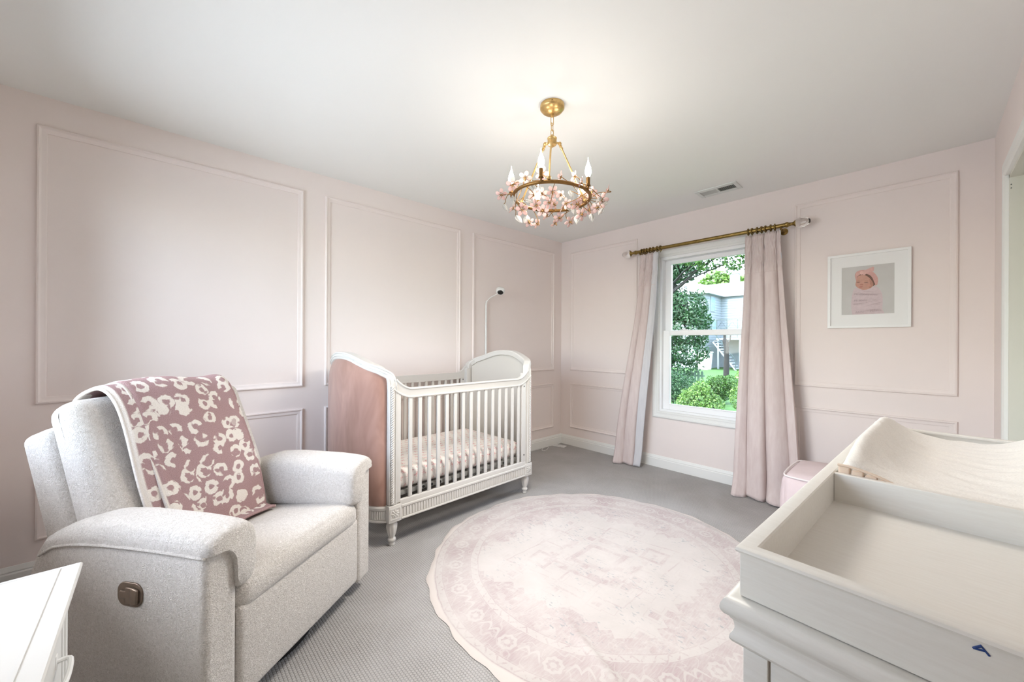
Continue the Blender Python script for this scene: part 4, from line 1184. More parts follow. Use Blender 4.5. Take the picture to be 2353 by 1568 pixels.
# moulded top: section swept round the visible edges
TP = [(0.0, 0.974), (0.028, 0.974), (0.034, 0.9725), (0.039, 0.9685), (0.0420, 0.963), (0.043, 0.957), (0.0415, 0.951), (0.038, 0.9465), (0.033, 0.944), (0.032, 0.941), (0.029, 0.938), (0.0275, 0.932), (0.027, 0.926), (0.029, 0.920), (0.032, 0.916), (0.033, 0.910), (0.030, 0.905), (0.022, 0.900), (0.010, 0.896), (0.0, 0.896)]
g = G()
rectp = [(0.025, 0.025), (dd - 0.042, 0.025), (dd - 0.042, dl - 0.03), (0.025, dl - 0.03)]
g.sweep([(a, z) for a, z in TP], [(x, y, 0) for x, y in rectp], (0, 0, 1), closed=True)
g.box(0.02, 0.02, 0.93, dd - 0.03, dl - 0.02, 0.974)
g.build('top', M['wood'], dr, smooth=28)
# end panel seen below the top: stile, groove, inset panel
g = G(); g.box(0.008, 0.004, 0.10, 0.040, 0.013, 0.898); g.box(dd - 0.040, 0.004, 0.10, dd - 0.004, 0.013, 0.898); g.box(0.0425, 0.008, 0.10, dd - 0.0425, 0.0125, 0.898)
g.build('end_panel', M['wood'], dr, smooth=0, bevel=0.001)
# drawers on the front (facing the room)
for c in range(2):
    for r_ in range(3):
        y0 = 0.05 + c * 0.68; z0 = 0.14 + r_ * 0.25
        g = G(); g.rbox(-0.004, y0, z0, 0.014, y0 + 0.66, z0 + 0.235, 0.004, 1); q = g.build('drawer', M['wood'], dr)
        for k in (0.2, 0.46):
            g = G(); g.lathe([(0.006, 0.0), (0.006, -0.012), (0.015, -0.018), (0.015, -0.026), (0.006, -0.030)], 16, (-0.003, y0 + k, z0 + 0.12), 'x'); g.build('knob', M['brass'], q)
for x in (0.014, dd - 0.06):
    for y in (0.016, dl - 0.07):
        g = G(); g.rbox(x, y, 0.0, x + 0.05, y + 0.05, 0.092, 0.004, 1); g.build('foot', M['wood'], dr)

TZ, TR = 0.9752, 1.050                                   # topper sits on the dresser top
tp = thing('changing_tray', 'off-white open changing tray with one divider on top of the dresser', 'changing topper', (DO[0], DO[1], TZ), DA)
h = TR - TZ; tl, td, th_ = 1.40, 0.432, 0.020
dvy = 0.552
g = G()
g.box(0.003, 0.003, 0, td, 0.003 + th_, h - 0.007); g.build('near_board', M['wood'], tp, smooth=0, bevel=0.0015)
g = G(); g.box(0.003, tl - th_, 0, td, tl, h - 0.007); g.build('far_board', M['wood'], tp, smooth=0, bevel=0.0015)
g = G(); g.box(0.003, 0.003 + th_, 0, 0.003 + th_, tl - th_, h - 0.007); g.build('front_board', M['wood'], tp, smooth=0, bevel=0.0015)
g = G(); g.box(td - th_, 0.003 + th_, 0, td, tl - th_, h - 0.007); g.build('back_board', M['wood'], tp, smooth=0, bevel=0.0015)
CPR = [(-0.001, h - 0.0078), (-0.0025, h - 0.005), (-0.001, h - 0.0015), (0.002, h), (0.021, h), (0.0235, h - 0.002), (0.0235, h - 0.0078)]
g = G(); g.sweep([(-a, z) for a, z in CPR], [(0.0, 0.0, 0), (td + 0.003, 0, 0), (td + 0.003, tl, 0), (0, tl, 0)], (0, 0, 1), closed=True)
g.sweep([(-a, z) for a, z in ((0.0012, h - 0.0098), (0.0012, h - 0.0078), (0.004, h - 0.0078), (0.004, h - 0.0098))], [(0.0, 0.0, 0), (td + 0.003, 0, 0), (td + 0.003, tl, 0), (0, tl, 0)], (0, 0, 1), closed=True)
g.build('rim', M['wood'], tp, smooth=28)
g = G(); g.box(0.023, dvy, 0, td - th_, dvy + 0.016, h - 0.002); g.build('divider', M['wood'], tp, smooth=0, bevel=0.0015)
g = G(); g.box(0.02, 0.02, 0.0, td - 0.02, tl - 0.02, 0.006); g.build('tray_floor', M['wood'], tp, smooth=0)
# hand-drawn letter A in blue marker on the near board
g = G()
for pts in ([(-0.0065, -0.0035), (0.0015, 0.006), (0.0105, -0.0065)], [(-0.0065, -0.0035), (0.0060, -0.0010)], [(-0.0055, -0.002), (0.0015, 0.004)]):
    g.tube([(x, 0, z) for x, z in pts], 0.0017, 6)
A_ = g.build('letter_mark', M['ink'], tp, smooth=0); A_.scale = (0.66, 0.66, 0.62); A_.location = (0.2345, 0.0027, 1.0348 - TZ); A_['label'] = 'small blue hand-drawn letter A'

pad = thing('changing_pad', 'cream plush-covered contoured changing pad lying in the changing tray', 'changing pad', (DO[0], DO[1], TZ + 0.0062), DA)
px0, px1, py0, py1 = 0.026, td - 0.022, dvy + 0.019, tl - 0.024
def padz(u, v):
    c = (2 * u - 1)
    hmp = abs(c) ** 2.6
    vv = v - 0.5
    endt = 1 - 0.42 * smoothstep((0.28 - v) / 0.28) - 0.30 * smoothstep((v - 0.80) / 0.2)
    z = 0.052 + 0.112 * hmp * endt
    rim = min(1.0, min(u, 1 - u) / 0.10); z *= 0.35 + 0.65 * math.sqrt(1 - (1 - rim) ** 2)
    re = min(1.0, min(v, 1 - v) / 0.035); z *= 0.62 + 0.38 * math.sqrt(1 - (1 - re) ** 2)
    z += 0.0035 * mnoise.noise(Vector((u * 5, v * 16 + u * 6, 3)))
    return z
g = G(); g.grid(lambda u, v: (lerp(px0, px1, u), lerp(py0, py1, v), max(0.012, padz(u, v))), 60, 90)
nb = len(g.v); 
def skirt(g):
    per = [(i / 60, 0) for i in range(60)] + [(1, j / 90) for j in range(90)] + [(1 - i / 60, 1) for i in range(60)] + [(0, 1 - j / 90) for j in range(90)]
    vs = []; n = len(per)
    for u, v in per: vs.append((lerp(px0, px1, u), lerp(py0, py1, v), max(0.012, padz(u, v))))
    for u, v in per: vs.append((lerp(px0 + 0.006, px1 - 0.006, u), lerp(py0 + 0.006, py1 - 0.006, v), 0.0))
    g.add(vs, [(i, (i + 1) % n, n + (i + 1) % n, n + i) for i in range(n)] + [tuple(range(2 * n - 1, n - 1, -1))])
skirt(g); g.build('plush_cover', M['terry'], pad, smooth=60)
g = G()
for k in range(4):
    g.rbox(px0 + 0.002 + k * 0.024, py0 - 0.002, 0.030, px0 + 0.024 + k * 0.024, py0 + 0.010, 0.082 - 0.0055 * k, 0.004, 2, (0, 0.002, 0))
g.tube(catmull([(px0 + 0.001, py0 + 0.001, 0.084), (px0 + 0.03, py0 - 0.001, 0.083), (px0 + 0.07, py0 - 0.001, 0.074), (px0 + 0.11, py0, 0.058)], 6), 0.003, 8)
g.build('quilted_edge', M['quilt'], pad, smooth=60)['label'] = 'beige quilted pad edge showing under the cover'

# ------------------------------------------------------------------ white chest at the left of the camera
wd = thing('white_chest', 'white painted chest with beaded top edge standing in front of the recliner', 'chest of drawers', (1.943, -4.213, 0))
wl, wdp, wh = 1.02, 0.52, 0.80
g = G()
WP = [(0.0, wh), (0.010, wh), (0.013, wh - 0.003), (0.013, wh - 0.010), (0.009, wh - 0.013), (0.011, wh - 0.018), (0.009, wh - 0.024), (0.0, wh - 0.026)]
rp = [(0.013, -0.013), (wl - 0.013, -0.013), (wl - 0.013, -wdp), (0.013, -wdp)]
g.sweep([(-a, z) for a, z in WP], [(x, y, 0) for x, y in rp], (0, 0, 1), closed=True)
g.box(0.012, -wdp, wh - 0.026, wl - 0.012, -0.012, wh - 0.0005)
g.sweep([(0.0005, wh - 0.001), (0.0005, wh + 0.0012), (0.006, wh + 0.0012), (0.006, wh - 0.001)], [(0.013, -0.013 - 0.022, 0), (wl - 0.013, -0.013 - 0.022, 0)], (0, 0, 1))
g.build('top', M['wdress'], wd, smooth=28)
g = G(); g.box(0.03, -wdp, 0.06, wl - 0.03, -0.034, wh - 0.026); g.build('carcass', M['wdress'], wd, smooth=0, bevel=0.002)
g = G()
for x0, x1 in ((0.028, 0.062), (wl - 0.062, wl - 0.028)):
    g.rbox(x0, -0.038, 0.0, x1, -0.024, wh - 0.026, 0.003, 1); g.rbox(x0 + 0.010, -0.026, 0.05, x1 - 0.010, -0.020, wh - 0.03, 0.003, 1)
g.build('stile', M['wdress'], wd)
for r_ in range(3):
    z1 = wh - 0.045 - r_ * 0.235
    g = G(); g.rbox(0.070, -0.036, z1 - 0.222, wl - 0.070, -0.026, z1, 0.003, 1); q = g.build('drawer', M['wdress'], wd)
    for xx in (0.19, wl - 0.19):
        g = G(); g.tube(catmull([(xx - 0.05, -0.026, z1 - 0.11), (xx - 0.045, -0.004, z1 - 0.112), (xx + 0.045, -0.004, z1 - 0.112), (xx + 0.05, -0.026, z1 - 0.11)], 6), 0.005, 8)
        g.rbox(xx - 0.058, -0.029, z1 - 0.125, xx - 0.042, -0.024, z1 - 0.095, 0.002, 1); g.rbox(xx + 0.042, -0.029, z1 - 0.125, xx + 0.058, -0.024, z1 - 0.095, 0.002, 1)
        g.build('pull', M['whitep'], q)

# ------------------------------------------------------------------ pink pouf by the wide curtain
po = thing('pink_pouf', 'pale pink piped floor pouf between the wide curtain and the dresser', 'pouf', (2.985, -0.60, 0))
g = G(); g.rbox(-0.27, -0.27, 0.0, 0.27, 0.27, 0.455, 0.055, 14, (0.05, 0.05, 0.04)); g.build('cover', M['pouf'], po, smooth=180)
g = G()
def edge(z, q):
    P4 = [(-q, -q), (q, -q), (q, q), (-q, q)]; out = []
    for k in range(4):
        (ax, ay), (bx_, by_) = P4[k], P4[(k + 1) % 4]
        for i in range(14):
            t = i / 14; b = 0.012 * math.sin(PI * t)
            x, y = lerp(ax, bx_, t), lerp(ay, by_, t); l = max(abs(x), abs(y))
            cr = min(1.0, min(t, 1 - t) / 0.1); s = (1 - 0.012 * (1 - cr) / 0.27) + b / q
            out.append((x * s, y * s, z))
    return out
g.tube(edge(0.442, 0.262), 0.0065, 8, closed=True)
g.build('piping', M['piping'], po, smooth=180)

# ------------------------------------------------------------------ chandelier
CHX, CHY = 1.919, -2.400
ch = thing('chandelier', 'gold ring chandelier with pink glass blossoms, clear leaves and lit candle bulbs', 'chandelier', (CHX, CHY, H))
g = G(); g.lathe([(0.0005, 0), (0.069, 0), (0.070, -0.004), (0.070, -0.021), (0.067, -0.025), (0.058, -0.036), (0.042, -0.045), (0.022, -0.050), (0.010, -0.052), (0.010, -0.066), (0.004, -0.070), (0.0005, -0.070)], 48, cap=False); cn = g.build('canopy', M['gold'], ch, smooth=40)
g = G(); g.lathe([(0.003, 0), (0.003, 0.003), (0.0005, 0.004)], 10, (0.045, -0.055, -0.012), 'y'); g.build('canopy_screw', M['goldd'], cn)
def link(z, rot, L, wd_, r=0.0022):
    g = G(); pts = []
    for i in range(28):
        a = 2 * PI * i / 28; x = wd_ * math.cos(a); zz = (L / 2 - wd_) * (1 if math.sin(a) > 0 else -1) + wd_ * math.sin(a); pts.append((x * math.cos(rot), x * math.sin(rot), z + zz))
    g.tube(pts, r, 8, closed=True); return g.build('chain_link', M['gold'], ch, smooth=180)
link(-0.088, 0.5, 0.060, 0.0075); link(-0.126, 0.5 + 1.3, 0.046, 0.0105); link(-0.163, 0.5, 0.040, 0.0075)
g = G(); g.lathe([(0.0005, -0.170), (0.006, -0.172), (0.008, -0.182), (0.022, -0.186), (0.028, -0.192), (0.028, -0.196), (0.026, -0.198), (0.027, -0.226), (0.024, -0.232), (0.010, -0.236), (0.007, -0.244), (0.0005, -0.246)], 32, cap=False); hub = g.build('hub', M['gold'], ch, smooth=40)
TCX, TCY = 0.6591, -0.7521
RTX, RTY = 0.6814, 0.7320
def pol(phi, r, z):
    a = math.radians(phi); c, s = math.cos(a), math.sin(a)
    return ((TCX * c + RTX * s) * r, (TCY * c + RTY * s) * r, z)
RING_R, RING_Z = 0.222, -0.536
for phi in (-4, 116, 236):
    g = G(); p0 = pol(phi, 0.026, -0.212); p1 = pol(phi, 0.050, -0.212); p2 = pol(phi, 0.056, -0.226); p3 = pol(phi, RING_R, RING_Z + 0.02)
    g.tube([p0, p1], 0.006, 8); g.ball(p1, 0.011, 10, 8); g.ball(p2, 0.009, 10, 8); a = g.build('rod_joint', M['gold'], hub)
    g = G(); g.tube([p2, p3], 0.0052, 10); k = Vector(p3) + (Vector(p2) - Vector(p3)) * 0.94
    g.tube([tuple(k), tuple(k + (Vector(p2) - Vector(p3)) * 0.035)], 0.0085, 10); g.ball(p3, 0.0125, 12, 8); g.build('hanging_rod', M['gold'], ch)
g = G(); n = 72
g.tube([pol(360 * i / n, RING_R, RING_Z) for i in range(n)], 0.0098, 12, closed=True); g.build('ring', M['goldd'], ch, smooth=180)
for i in range(5):
    phi = -14 + 72 * i; c = pol(phi, RING_R + 0.012, 0)
    g = G(); z0 = RING_Z + 0.004
    g.lathe([(0.006, z0 - 0.01), (0.006, z0 + 0.012), (0.014, z0 + 0.014), (0.014, z0 + 0.018), (0.0105, z0 + 0.02), (0.0105, z0 + 0.062), (0.0005, z0 + 0.063)], 18, (c[0], c[1], 0), cap=False); s = g.build('candle_socket', M['goldd'], ch)
    g = G(); b = z0 + 0.062
    pr = [(0.0005, 0), (0.009, 0.0), (0.0120, 0.008), (0.0165, 0.022), (0.0175, 0.034), (0.0150, 0.050), (0.0100, 0.066), (0.0048, 0.080), (0.0022, 0.092), (0.0010, 0.104), (0.0004, 0.108)]
    g.lathe([(r, b + z) for r, z in pr], 18, (c[0], c[1], 0), cap=False); g.build('bulb', M['bulb'], s, smooth=180)
# blossoms: (px right, px up from ring centre in a 1384-px study of the lamp, nearness, facing)
FL = [(568, 868, .12, 0), (392, 915, -.05, 0), (262, 985, .10, 0), (138, 1095, .05, 0), (360, 1250, .10, 0), (505, 1205, .02, 0), (577, 1265, -.12, 0), (645, 1175, .06, 30), (520, 1400, -.20, 50), (435, 1385, -.16, 20), (705, 1395, -.26, 75), (870, 1380, -.22, 40), (990, 1300, -.08, 20), (1075, 1250, -.10, -40), (1265, 1045, .06, 80), (985, 965, .18, 85), (915, 900, .05, 60), (765, 905, -.02, 70), (570, 1080, -.18, 0), (770, 1095, -.20, 30), (700, 1195, -.05, 40), (685, 1060, -.15, 0), (830, 1185, .0, -40), (755, 1335, -.24, 30), (262, 1235, -.08, 85), (1165, 1225, .02, -30), (1020, 1110, -.12, 0), (945, 1190, .02, 40), (790, 1225, -.14, 88), (1205, 1140, .0, -20), (480, 1095, -.2, 20), (1100, 1060, -.16, 0), (620, 1310, -.25, 60)]
def chpt(ix, iy, near):
    """a spot around the ring: ix, iy in the study, near metres towards the room's near end"""
    D = 2.225 - near
    rr_ = ((ix / 4.613 + 1120) - 1176.5) / 881.3 * D; uu = (788.9 - (iy / 4.613 + 210)) / 881.3 * D
    # world axes of the study: right (RTX, RTY), depth away from the viewer (-TC)
    x = 3.392 + RTX * rr_ + (-0.7320) * D; y = -4.081 + RTY * rr_ + 0.6814 * D
    return Vector((x - CHX, y - CHY, 1.357 + uu - H))
pg = G()
for k in range(5):
    pg.X = Matrix.Rotation(2 * PI * k / 5, 4, 'Z') @ Matrix.Translation((0.0235, 0, 0.003)) @ Matrix.Rotation(-0.22, 4, 'Y'); pg.ball((0, 0, 0), (0.0150, 0.0118, 0.0018), 14, 6)
pg.X = Matrix()
sg_ = G()
for k in range(6):
    a = 2 * PI * k / 6 + 0.3; sg_.tube([(0.004 * math.cos(a), 0.004 * math.sin(a), -0.003), (0.012 * math.cos(a), 0.012 * math.sin(a), -0.004), (0.017 * math.cos(a), 0.017 * math.sin(a), -0.002)], [0.0022, 0.0016, 0.0004], 5)
sg_.ball((0, 0, -0.004), 0.0052, 10, 6); sg_.ball((0, 0, 0.005), 0.0042, 10, 6)
f0 = s0_ = None
R5 = random.Random(5)
stems = []
for (ix, iy, near, face) in FL:
    p = chpt(ix, iy, near)
    nrm = Vector((-TCX, -TCY, 0.0)); a = math.radians(face)
    nrm = Vector((-(TCX * math.cos(a) + RTX * math.sin(a)), -(TCY * math.cos(a) + RTY * math.sin(a)), 0.55 + R5.uniform(-0.2, 0.2)))
    q = nrm.to_track_quat('Z', 'Y'); qe = (q.to_matrix() @ Matrix.Rotation(R5.uniform(0, 6), 3, 'Z')).to_euler()
    if f0 is None:
        f0 = pg.build('blossom', M['petal'], ch, smooth=180); s0_ = sg_.build('blossom_centre', M['goldd'], f0, smooth=60); o = f0
    else:
        o = f0.copy(); o.parent = ch; COL.objects.link(o); c = s0_.copy(); c.parent = o; COL.objects.link(c)
    o.location = p; o.rotation_euler = qe
    sc_ = R5.uniform(0.88, 1.1); o.scale = (sc_, sc_, sc_)
    stems.append((p, nrm))
LF = [(185, 1235, .03, 0.5), (322, 1350, .0, 0.7), (402, 1352, -.05, -0.4), (1100, 1335, .05, 0.2), (1195, 1270, .08, -0.5), (860, 1240, -.16, 0.9), (905, 1255, -.12, 0.2), (940, 1275, -.14, -0.5), (470, 990, .16, 0.3), (522, 1045, .15, -0.6), (265, 1150, .1, 0.1), (1170, 1150, .12, -0.6), (880, 1085, -.02, 0.4), (940, 1350, -.1, 0), (440, 1165, -.02, 1.2), (1230, 1190, .0, -0.9)]
lg = G()
def leafpt(u, v):
    w_ = 0.0135 * math.sin(PI * min(1, v * 1.02) ** 0.75) ** 0.9
    x = (2 * u - 1) * w_; y = 0.048 * v
    return (x, y, 0.004 * (1 - abs(2 * u - 1)) + 0.003 * math.sin(v * 3) + 0.0007 * math.sin(abs(2 * u - 1) * 9 + v * 30))
lg.grid(leafpt, 14, 18)
for k in range(-1, 2): 
    lg.tube([(0.006 * k * t * (1.5 - t), 0.046 * t, 0.005 + 0.003 * math.sin(t * 3)) for t in (0, .25, .5, .75, 1)], 0.0007, 5)
for e in (0, 1): lg.tube([tuple(leafpt(e, v / 12)) for v in range(13)], 0.0009, 5)
l0 = None
for (ix, iy, near, rot) in LF:
    p = chpt(ix, iy, near)
    if l0 is None: l0 = lg.build('glass_leaf', M['gleaf'], ch, smooth=180, solid=0.0016); o = l0
    else: o = l0.copy(); o.parent = ch; COL.objects.link(o)
    d = Vector((RTX * math.sin(rot), RTY * math.sin(rot), -math.cos(rot))); z = Vector((TCX, TCY, 0.5)); 
    x = d.cross(z).normalized(); z = x.cross(d).normalized()
    m = Matrix((x, d, z)).transposed()
    o.location = p - d * 0.025; o.rotation_euler = m.to_euler(); sc_ = R5.uniform(0.95, 1.2); o.scale = (sc_,) * 3
    stems.append((p - d * 0.025, d))
# twig stems: from the ring to each blossom and leaf
for i, (p, nrm) in enumerate(stems):
    a = math.degrees(math.atan2(p.x * RTX + p.y * RTY, p.x * TCX + p.y * TCY)) + R5.uniform(-34, 34)
    q0 = Vector(pol(a, RING_R, RING_Z)); mid = q0.lerp(p, 0.5) + Vector((R5.uniform(-.02, .02), R5.uniform(-.02, .02), R5.uniform(-.015, .03)))
    mid2 = p - nrm.normalized() * 0.02 if i < len(FL) else p.lerp(q0, 0.15)
    g = G(); g.tube(catmull([tuple(q0), tuple(mid), tuple(mid2), tuple(p)], 6), 0.0021, 6); g.build('twig', M['goldd'], ch, smooth=180)

# ------------------------------------------------------------------ outside
g = G(); g.add([(-70, -60, -0.95), (60, -60, -0.95), (60, 120, -0.85), (-70, 120, -0.85)], [(0, 1, 2, 3)]); lw = g.build('lawn', M['lawn'], smooth=0, fixn=False); struct(lw)
g = G(); g.box(-14, -40, -0.94, 18, BY - 0.3, -0.90); struct(g.build('path', M['conc'], smooth=0))  # unseen pale slab, added to bounce neutral daylight in through the back window
RL = random.Random(21)
def leaves(g, blobs, n, size):
    """n leaf blades scattered through a set of ellipsoid clumps"""
    wts = [b[3] * b[4] * b[5] for b in blobs]; tot = sum(wts)
    vs = []; fs = []
    for b, w_ in zip(blobs, wts):
        k = int(n * w_ / tot)
        for _ in range(k):
            while True:
                p = Vector((RL.uniform(-1, 1), RL.uniform(-1, 1), RL.uniform(-1, 1)))
                if 0.25 < p.length < 1: break
            p = p.normalized() * (p.length ** 0.45)
            c = Vector((b[0] + p.x * b[3], b[1] + p.y * b[4], b[2] + p.z * b[5]))
            nrm = (p + Vector((RL.uniform(-1, 1), RL.uniform(-1, 1), RL.uniform(-0.4, 1.2)))).normalized()
            u = nrm.orthogonal().normalized(); v = nrm.cross(u); a = RL.uniform(0, 6.28); u, v = u * math.cos(a) + v * math.sin(a), -u * math.sin(a) + v * math.cos(a)
            s = size * RL.uniform(0.6, 1.3); i = len(vs)
            vs += [tuple(c - u * s), tuple(c - v * s * 0.55 + nrm * s * 0.12), tuple(c + u * s * 1.1), tuple(c + v * s * 0.55 + nrm * s * 0.12)]; fs.append((i, i + 1, i + 2, i + 3))
    g.add(vs, fs)
def tree(name, label, base, trunk, blobs, n, size, mat, cat='tree', group=None, lean=(0, 0)):
    t = thing(name, label, cat, base, 0, group)
    clumps = []
    for b in blobs:
        clumps.append(b[:3] + tuple(q * 0.85 for q in b[3:]))
        for _ in range(6):
            p = Vector((RL.uniform(-1, 1), RL.uniform(-1, 1), RL.uniform(-1, 1))).normalized(); k = RL.uniform(0.22, 0.42)
            clumps.append((b[0] + p.x * b[3] * 0.85, b[1] + p.y * b[4] * 0.85, b[2] + p.z * b[5] * 0.85, b[3] * k, b[4] * k, b[5] * k))
    g = G(); leaves(g, clumps, n, size); g.build('crown', mat, t, smooth=0, fixn=False)
    if trunk:
        g = G(); r, h_ = trunk
        g.tube([(0, 0, -0.05), (lean[0] * 0.4, lean[1] * 0.4, h_ * 0.4), (lean[0], lean[1], h_)], [r, r * 0.85, r * 0.6], 10)
        for b in blobs[:6]:
            g.tube([(lean[0] * 0.8, lean[1] * 0.8, h_ * 0.75), (b[0] * 0.6 + lean[0] * 0.3, b[1] * 0.6, (b[2] + h_) / 2), (b[0], b[1], b[2])], [r * 0.5, r * 0.3, r * 0.12], 6)
        g.build('trunk', M['bark'], t, smooth=60)
    return t
GZ = -0.93
tree('maple_tree', 'tall leafy maple filling the left side of the window view', (-4.6, 13.0, GZ), (0.28, 4.5),
     [(0.2, 0, 6.6, 1.6, 1.5, 1.3), (-0.8, 0, 5.4, 1.6, 1.4, 1.2), (0.7, -0.2, 5.7, 1.05, 1.0, 0.9), (-0.3, 0, 4.0, 1.4, 1.2, 1.0), (0.95, -0.1, 3.9, 1.0, 1.0, 0.85), (0.9, 0, 2.9, 1.15, 1.1, 0.75), (-0.6, 0, 2.6, 1.4, 1.2, 0.9), (0.9, 0.1, 1.95, 1.1, 1.0, 0.6), (-0.7, 0, 1.6, 1.2, 1.0, 0.6), (0.5, 0.2, 1.2, 0.9, 0.7, 0.5), (-0.4, 0.2, 0.8, 0.9, 0.7, 0.5), (1.2, 0, 6.9, 1.3, 1.0, 0.7)], 24000, 0.075, M['leafb'])
tree('overhanging_tree', 'tree whose bright leafy bough hangs across the top of the window view', (-5.2, 10.2, GZ), (0.10, 4.2),
     [(3.05, -0.7, 5.55, 1.0, 0.8, 0.50), (4.15, -0.7, 5.60, 1.0, 0.8, 0.55), (3.6, -0.5, 5.05, 0.45, 0.5, 0.30), (5.2, -0.8, 5.75, 0.8, 0.7, 0.55), (4.45, -0.7, 5.0, 0.4, 0.45, 0.35), (2.5, -0.4, 5.9, 1.0, 0.8, 0.7), (4.0, -0.5, 6.3, 1.8, 0.9, 0.6)], 11000, 0.058, M['leafa'], lean=(0.8, 0))
tree('distant_tree', 'hazy pale tree rising behind the roof of the white house', (-13.5, 46, GZ), (0.4, 6), [(0, 0, 8.8, 3.4, 2.5, 2.6), (2.4, 0, 8.4, 2.4, 2, 2.4)], 3200, 0.30, M['leafc'], group='trees behind the white house')
tree('distant_tree', 'taller green tree behind the chimney of the white house', (-9.6, 54, GZ), (0.4, 7), [(0, 0, 11.5, 2.9, 2.4, 3.2), (-0.8, 0, 14.2, 2.6, 2, 2.6)], 3400, 0.28, M['leafb'], group='trees behind the white house')
tree('young_tree', 'thin airy young tree standing before the side wall of the white house', (-8.9, 27.5, GZ), (0.07, 3.2), [(0.2, 0, 4.3, 0.9, 0.8, 0.8), (-0.1, 0, 3.6, 0.9, 0.8, 0.6), (0.3, 0, 5.1, 0.6, 0.6, 0.5)], 420, 0.11, M['leafb'])
SH = [((-1.40, 8.3), [(0, 0, 0.55, 0.50, 0.45, 0.55), (0.42, 0.1, 0.4, 0.38, 0.4, 0.45), (-0.35, 0, 0.4, 0.35, 0.4, 0.45), (0.1, 0, 0.95, 0.3, 0.3, 0.25)], 'leafc', 'sunlit lime shrub low in the middle of the window view'),
      ((-0.22, 9.6), [(0, 0, 0.75, 0.5, 0.45, 0.7), (0.3, 0, 0.5, 0.45, 0.4, 0.5), (-0.25, 0, 1.25, 0.32, 0.3, 0.32), (-0.4, 0, 0.6, 0.35, 0.3, 0.5)], 'leafc', 'taller lime shrub beside the wide curtain in the window view'),
      ((-2.95, 10.0), [(0, 0, 0.7, 0.6, 0.5, 0.7), (0.6, 0, 0.6, 0.5, 0.5, 0.6), (-0.4, 0, 0.6, 0.5, 0.5, 0.6), (1.0, 0.1, 0.5, 0.4, 0.4, 0.5)], 'leafb', 'dark feathery shrub at the lower left of the window view'),
      ((-1.9, 11.7), [(0, 0, 0.6, 0.5, 0.45, 0.6), (0.35, 0, 0.85, 0.35, 0.3, 0.35), (-0.3, 0, 0.5, 0.4, 0.3, 0.4)], 'leafa', 'green bush in front of the weathered fence end'),
      ((-0.95, 6.8), [(0, 0, 0.25, 0.5, 0.4, 0.32), (-0.6, 0, 0.28, 0.5, 0.4, 0.34), (-1.1, 0, 0.3, 0.4, 0.4, 0.36)], 'leafa', 'nearest low shrub at the foot of the window view')]
for (x, y), bl_, m_, lb in SH:
    tree('shrub', lb, (x, y, GZ), (0.03, 0.3), bl_, 5200, 0.036, M[m_], 'shrub', 'shrubs in the back garden')
fe = thing('garden_fence', 'weathered picket fence standing among the shrubs outside', 'fence', (-4.3, 14.2, GZ))
for i in range(16):
    g = G(); x = -1.6 + i * 0.16; g.poly([(x - 0.055, 0), (x + 0.055, 0), (x + 0.055, 1.0), (x, 1.09), (x - 0.055, 1.0)], -0.01, 0.01, 'y'); g.build('picket', M['fence'], fe, smooth=0)
for z in (0.25, 0.8):
    g = G(); g.box(-1.7, 0.01, z, 0.9, 0.04, z + 0.08); g.build('fence_rail', M['fence'], fe, smooth=0)
ho = thing('white_house', 'white two-storey neighbouring house with pale roof seen through the window', 'house', (-10.25, 33, GZ))
h0 = GZ
g = G(); g.box(-7, 0, 0, -0.08, 9, 7.1); g.build('wing_wall', M['siding'], ho, smooth=0)
g = G(); g.box(-0.1, 4, 0, 10, 9, 7.05); g.build('main_wall', M['siding'], ho, smooth=0)
g = G()
for k in range(28):
    z = 0.3 + k * 0.24; g.box(-0.09, 3.96, z, 10, 4.0, z + 0.02); g.box(-0.085, 0.0, z, -0.055, 4.0, z + 0.02)
g.build('siding_board', M['siding'], ho, smooth=0)
g = G(); g.add([(-7.4, -0.5, 7.05), (0.35, -0.5, 7.05), (0.35, 3.6, 7.05), (10.5, 3.6, 7.05), (10.5, 7.0, 8.75), (-2.5, 7.0, 8.75), (-3.2, 3.0, 8.75), (-7.4, 3.0, 8.75),
           (-7.4, -0.5, 6.95), (0.35, -0.5, 6.95), (0.35, 3.6, 6.95), (10.5, 3.6, 6.95), (10.5, 9.5, 6.95), (-7.4, 9.5, 6.95)],
          [(0, 1, 6, 7), (1, 2, 5, 6), (2, 3, 4, 5), (0, 8, 9, 1), (1, 9, 10, 2), (2, 10, 11, 3), (8, 13, 12, 11, 10, 9), (3, 11, 12, 4), (4, 12, 13, 7, 6, 5), (0, 7, 13, 8)])
g.build('roof', M['roof'], ho, smooth=0)
g = G(); g.box(0.0, 6.2, 8.0, 0.75, 6.9, 9.7); g.box(-0.06, 6.14, 9.5, 0.81, 6.96, 9.62); g.build('chimney', M['siding'], ho, smooth=0)
for (y0, z0, z1) in ((1.3, 5.5, 6.75), (1.6, 3.5, 4.5)):
    g = G(); g.box(-0.08, y0 - 0.1, z0 - 0.1, -0.03, y0 + 1.0, z1 + 0.1); f = g.build('house_window', M['siding'], ho, smooth=0)
    g = G(); g.box(-0.03, y0, z0, -0.02, y0 + 0.9, z1); g.build('pane', M['hglass'], f, smooth=0)
    g = G(); g.box(-0.02, y0, (z0 + z1) / 2 - 0.03, -0.01, y0 + 0.9, (z0 + z1) / 2 + 0.03); g.build('meeting_rail', M['siding'], f, smooth=0)
dk = thing('house_deck', 'raised white deck with dark iron railing and stair beside the house', 'deck', (-9.6, 33.6, GZ))
g = G(); g.box(0, 0, 2.70, 6, 3.3, 2.85); g.build('deck_floor', M['siding'], dk, smooth=0)
for x in (0.1, 1.9, 3.7, 5.8):
    g = G(); g.box(x, 0.0, 0, x + 0.14, 0.14, 2.7); g.build('deck_post', M['siding'], dk, smooth=0)
g = G()
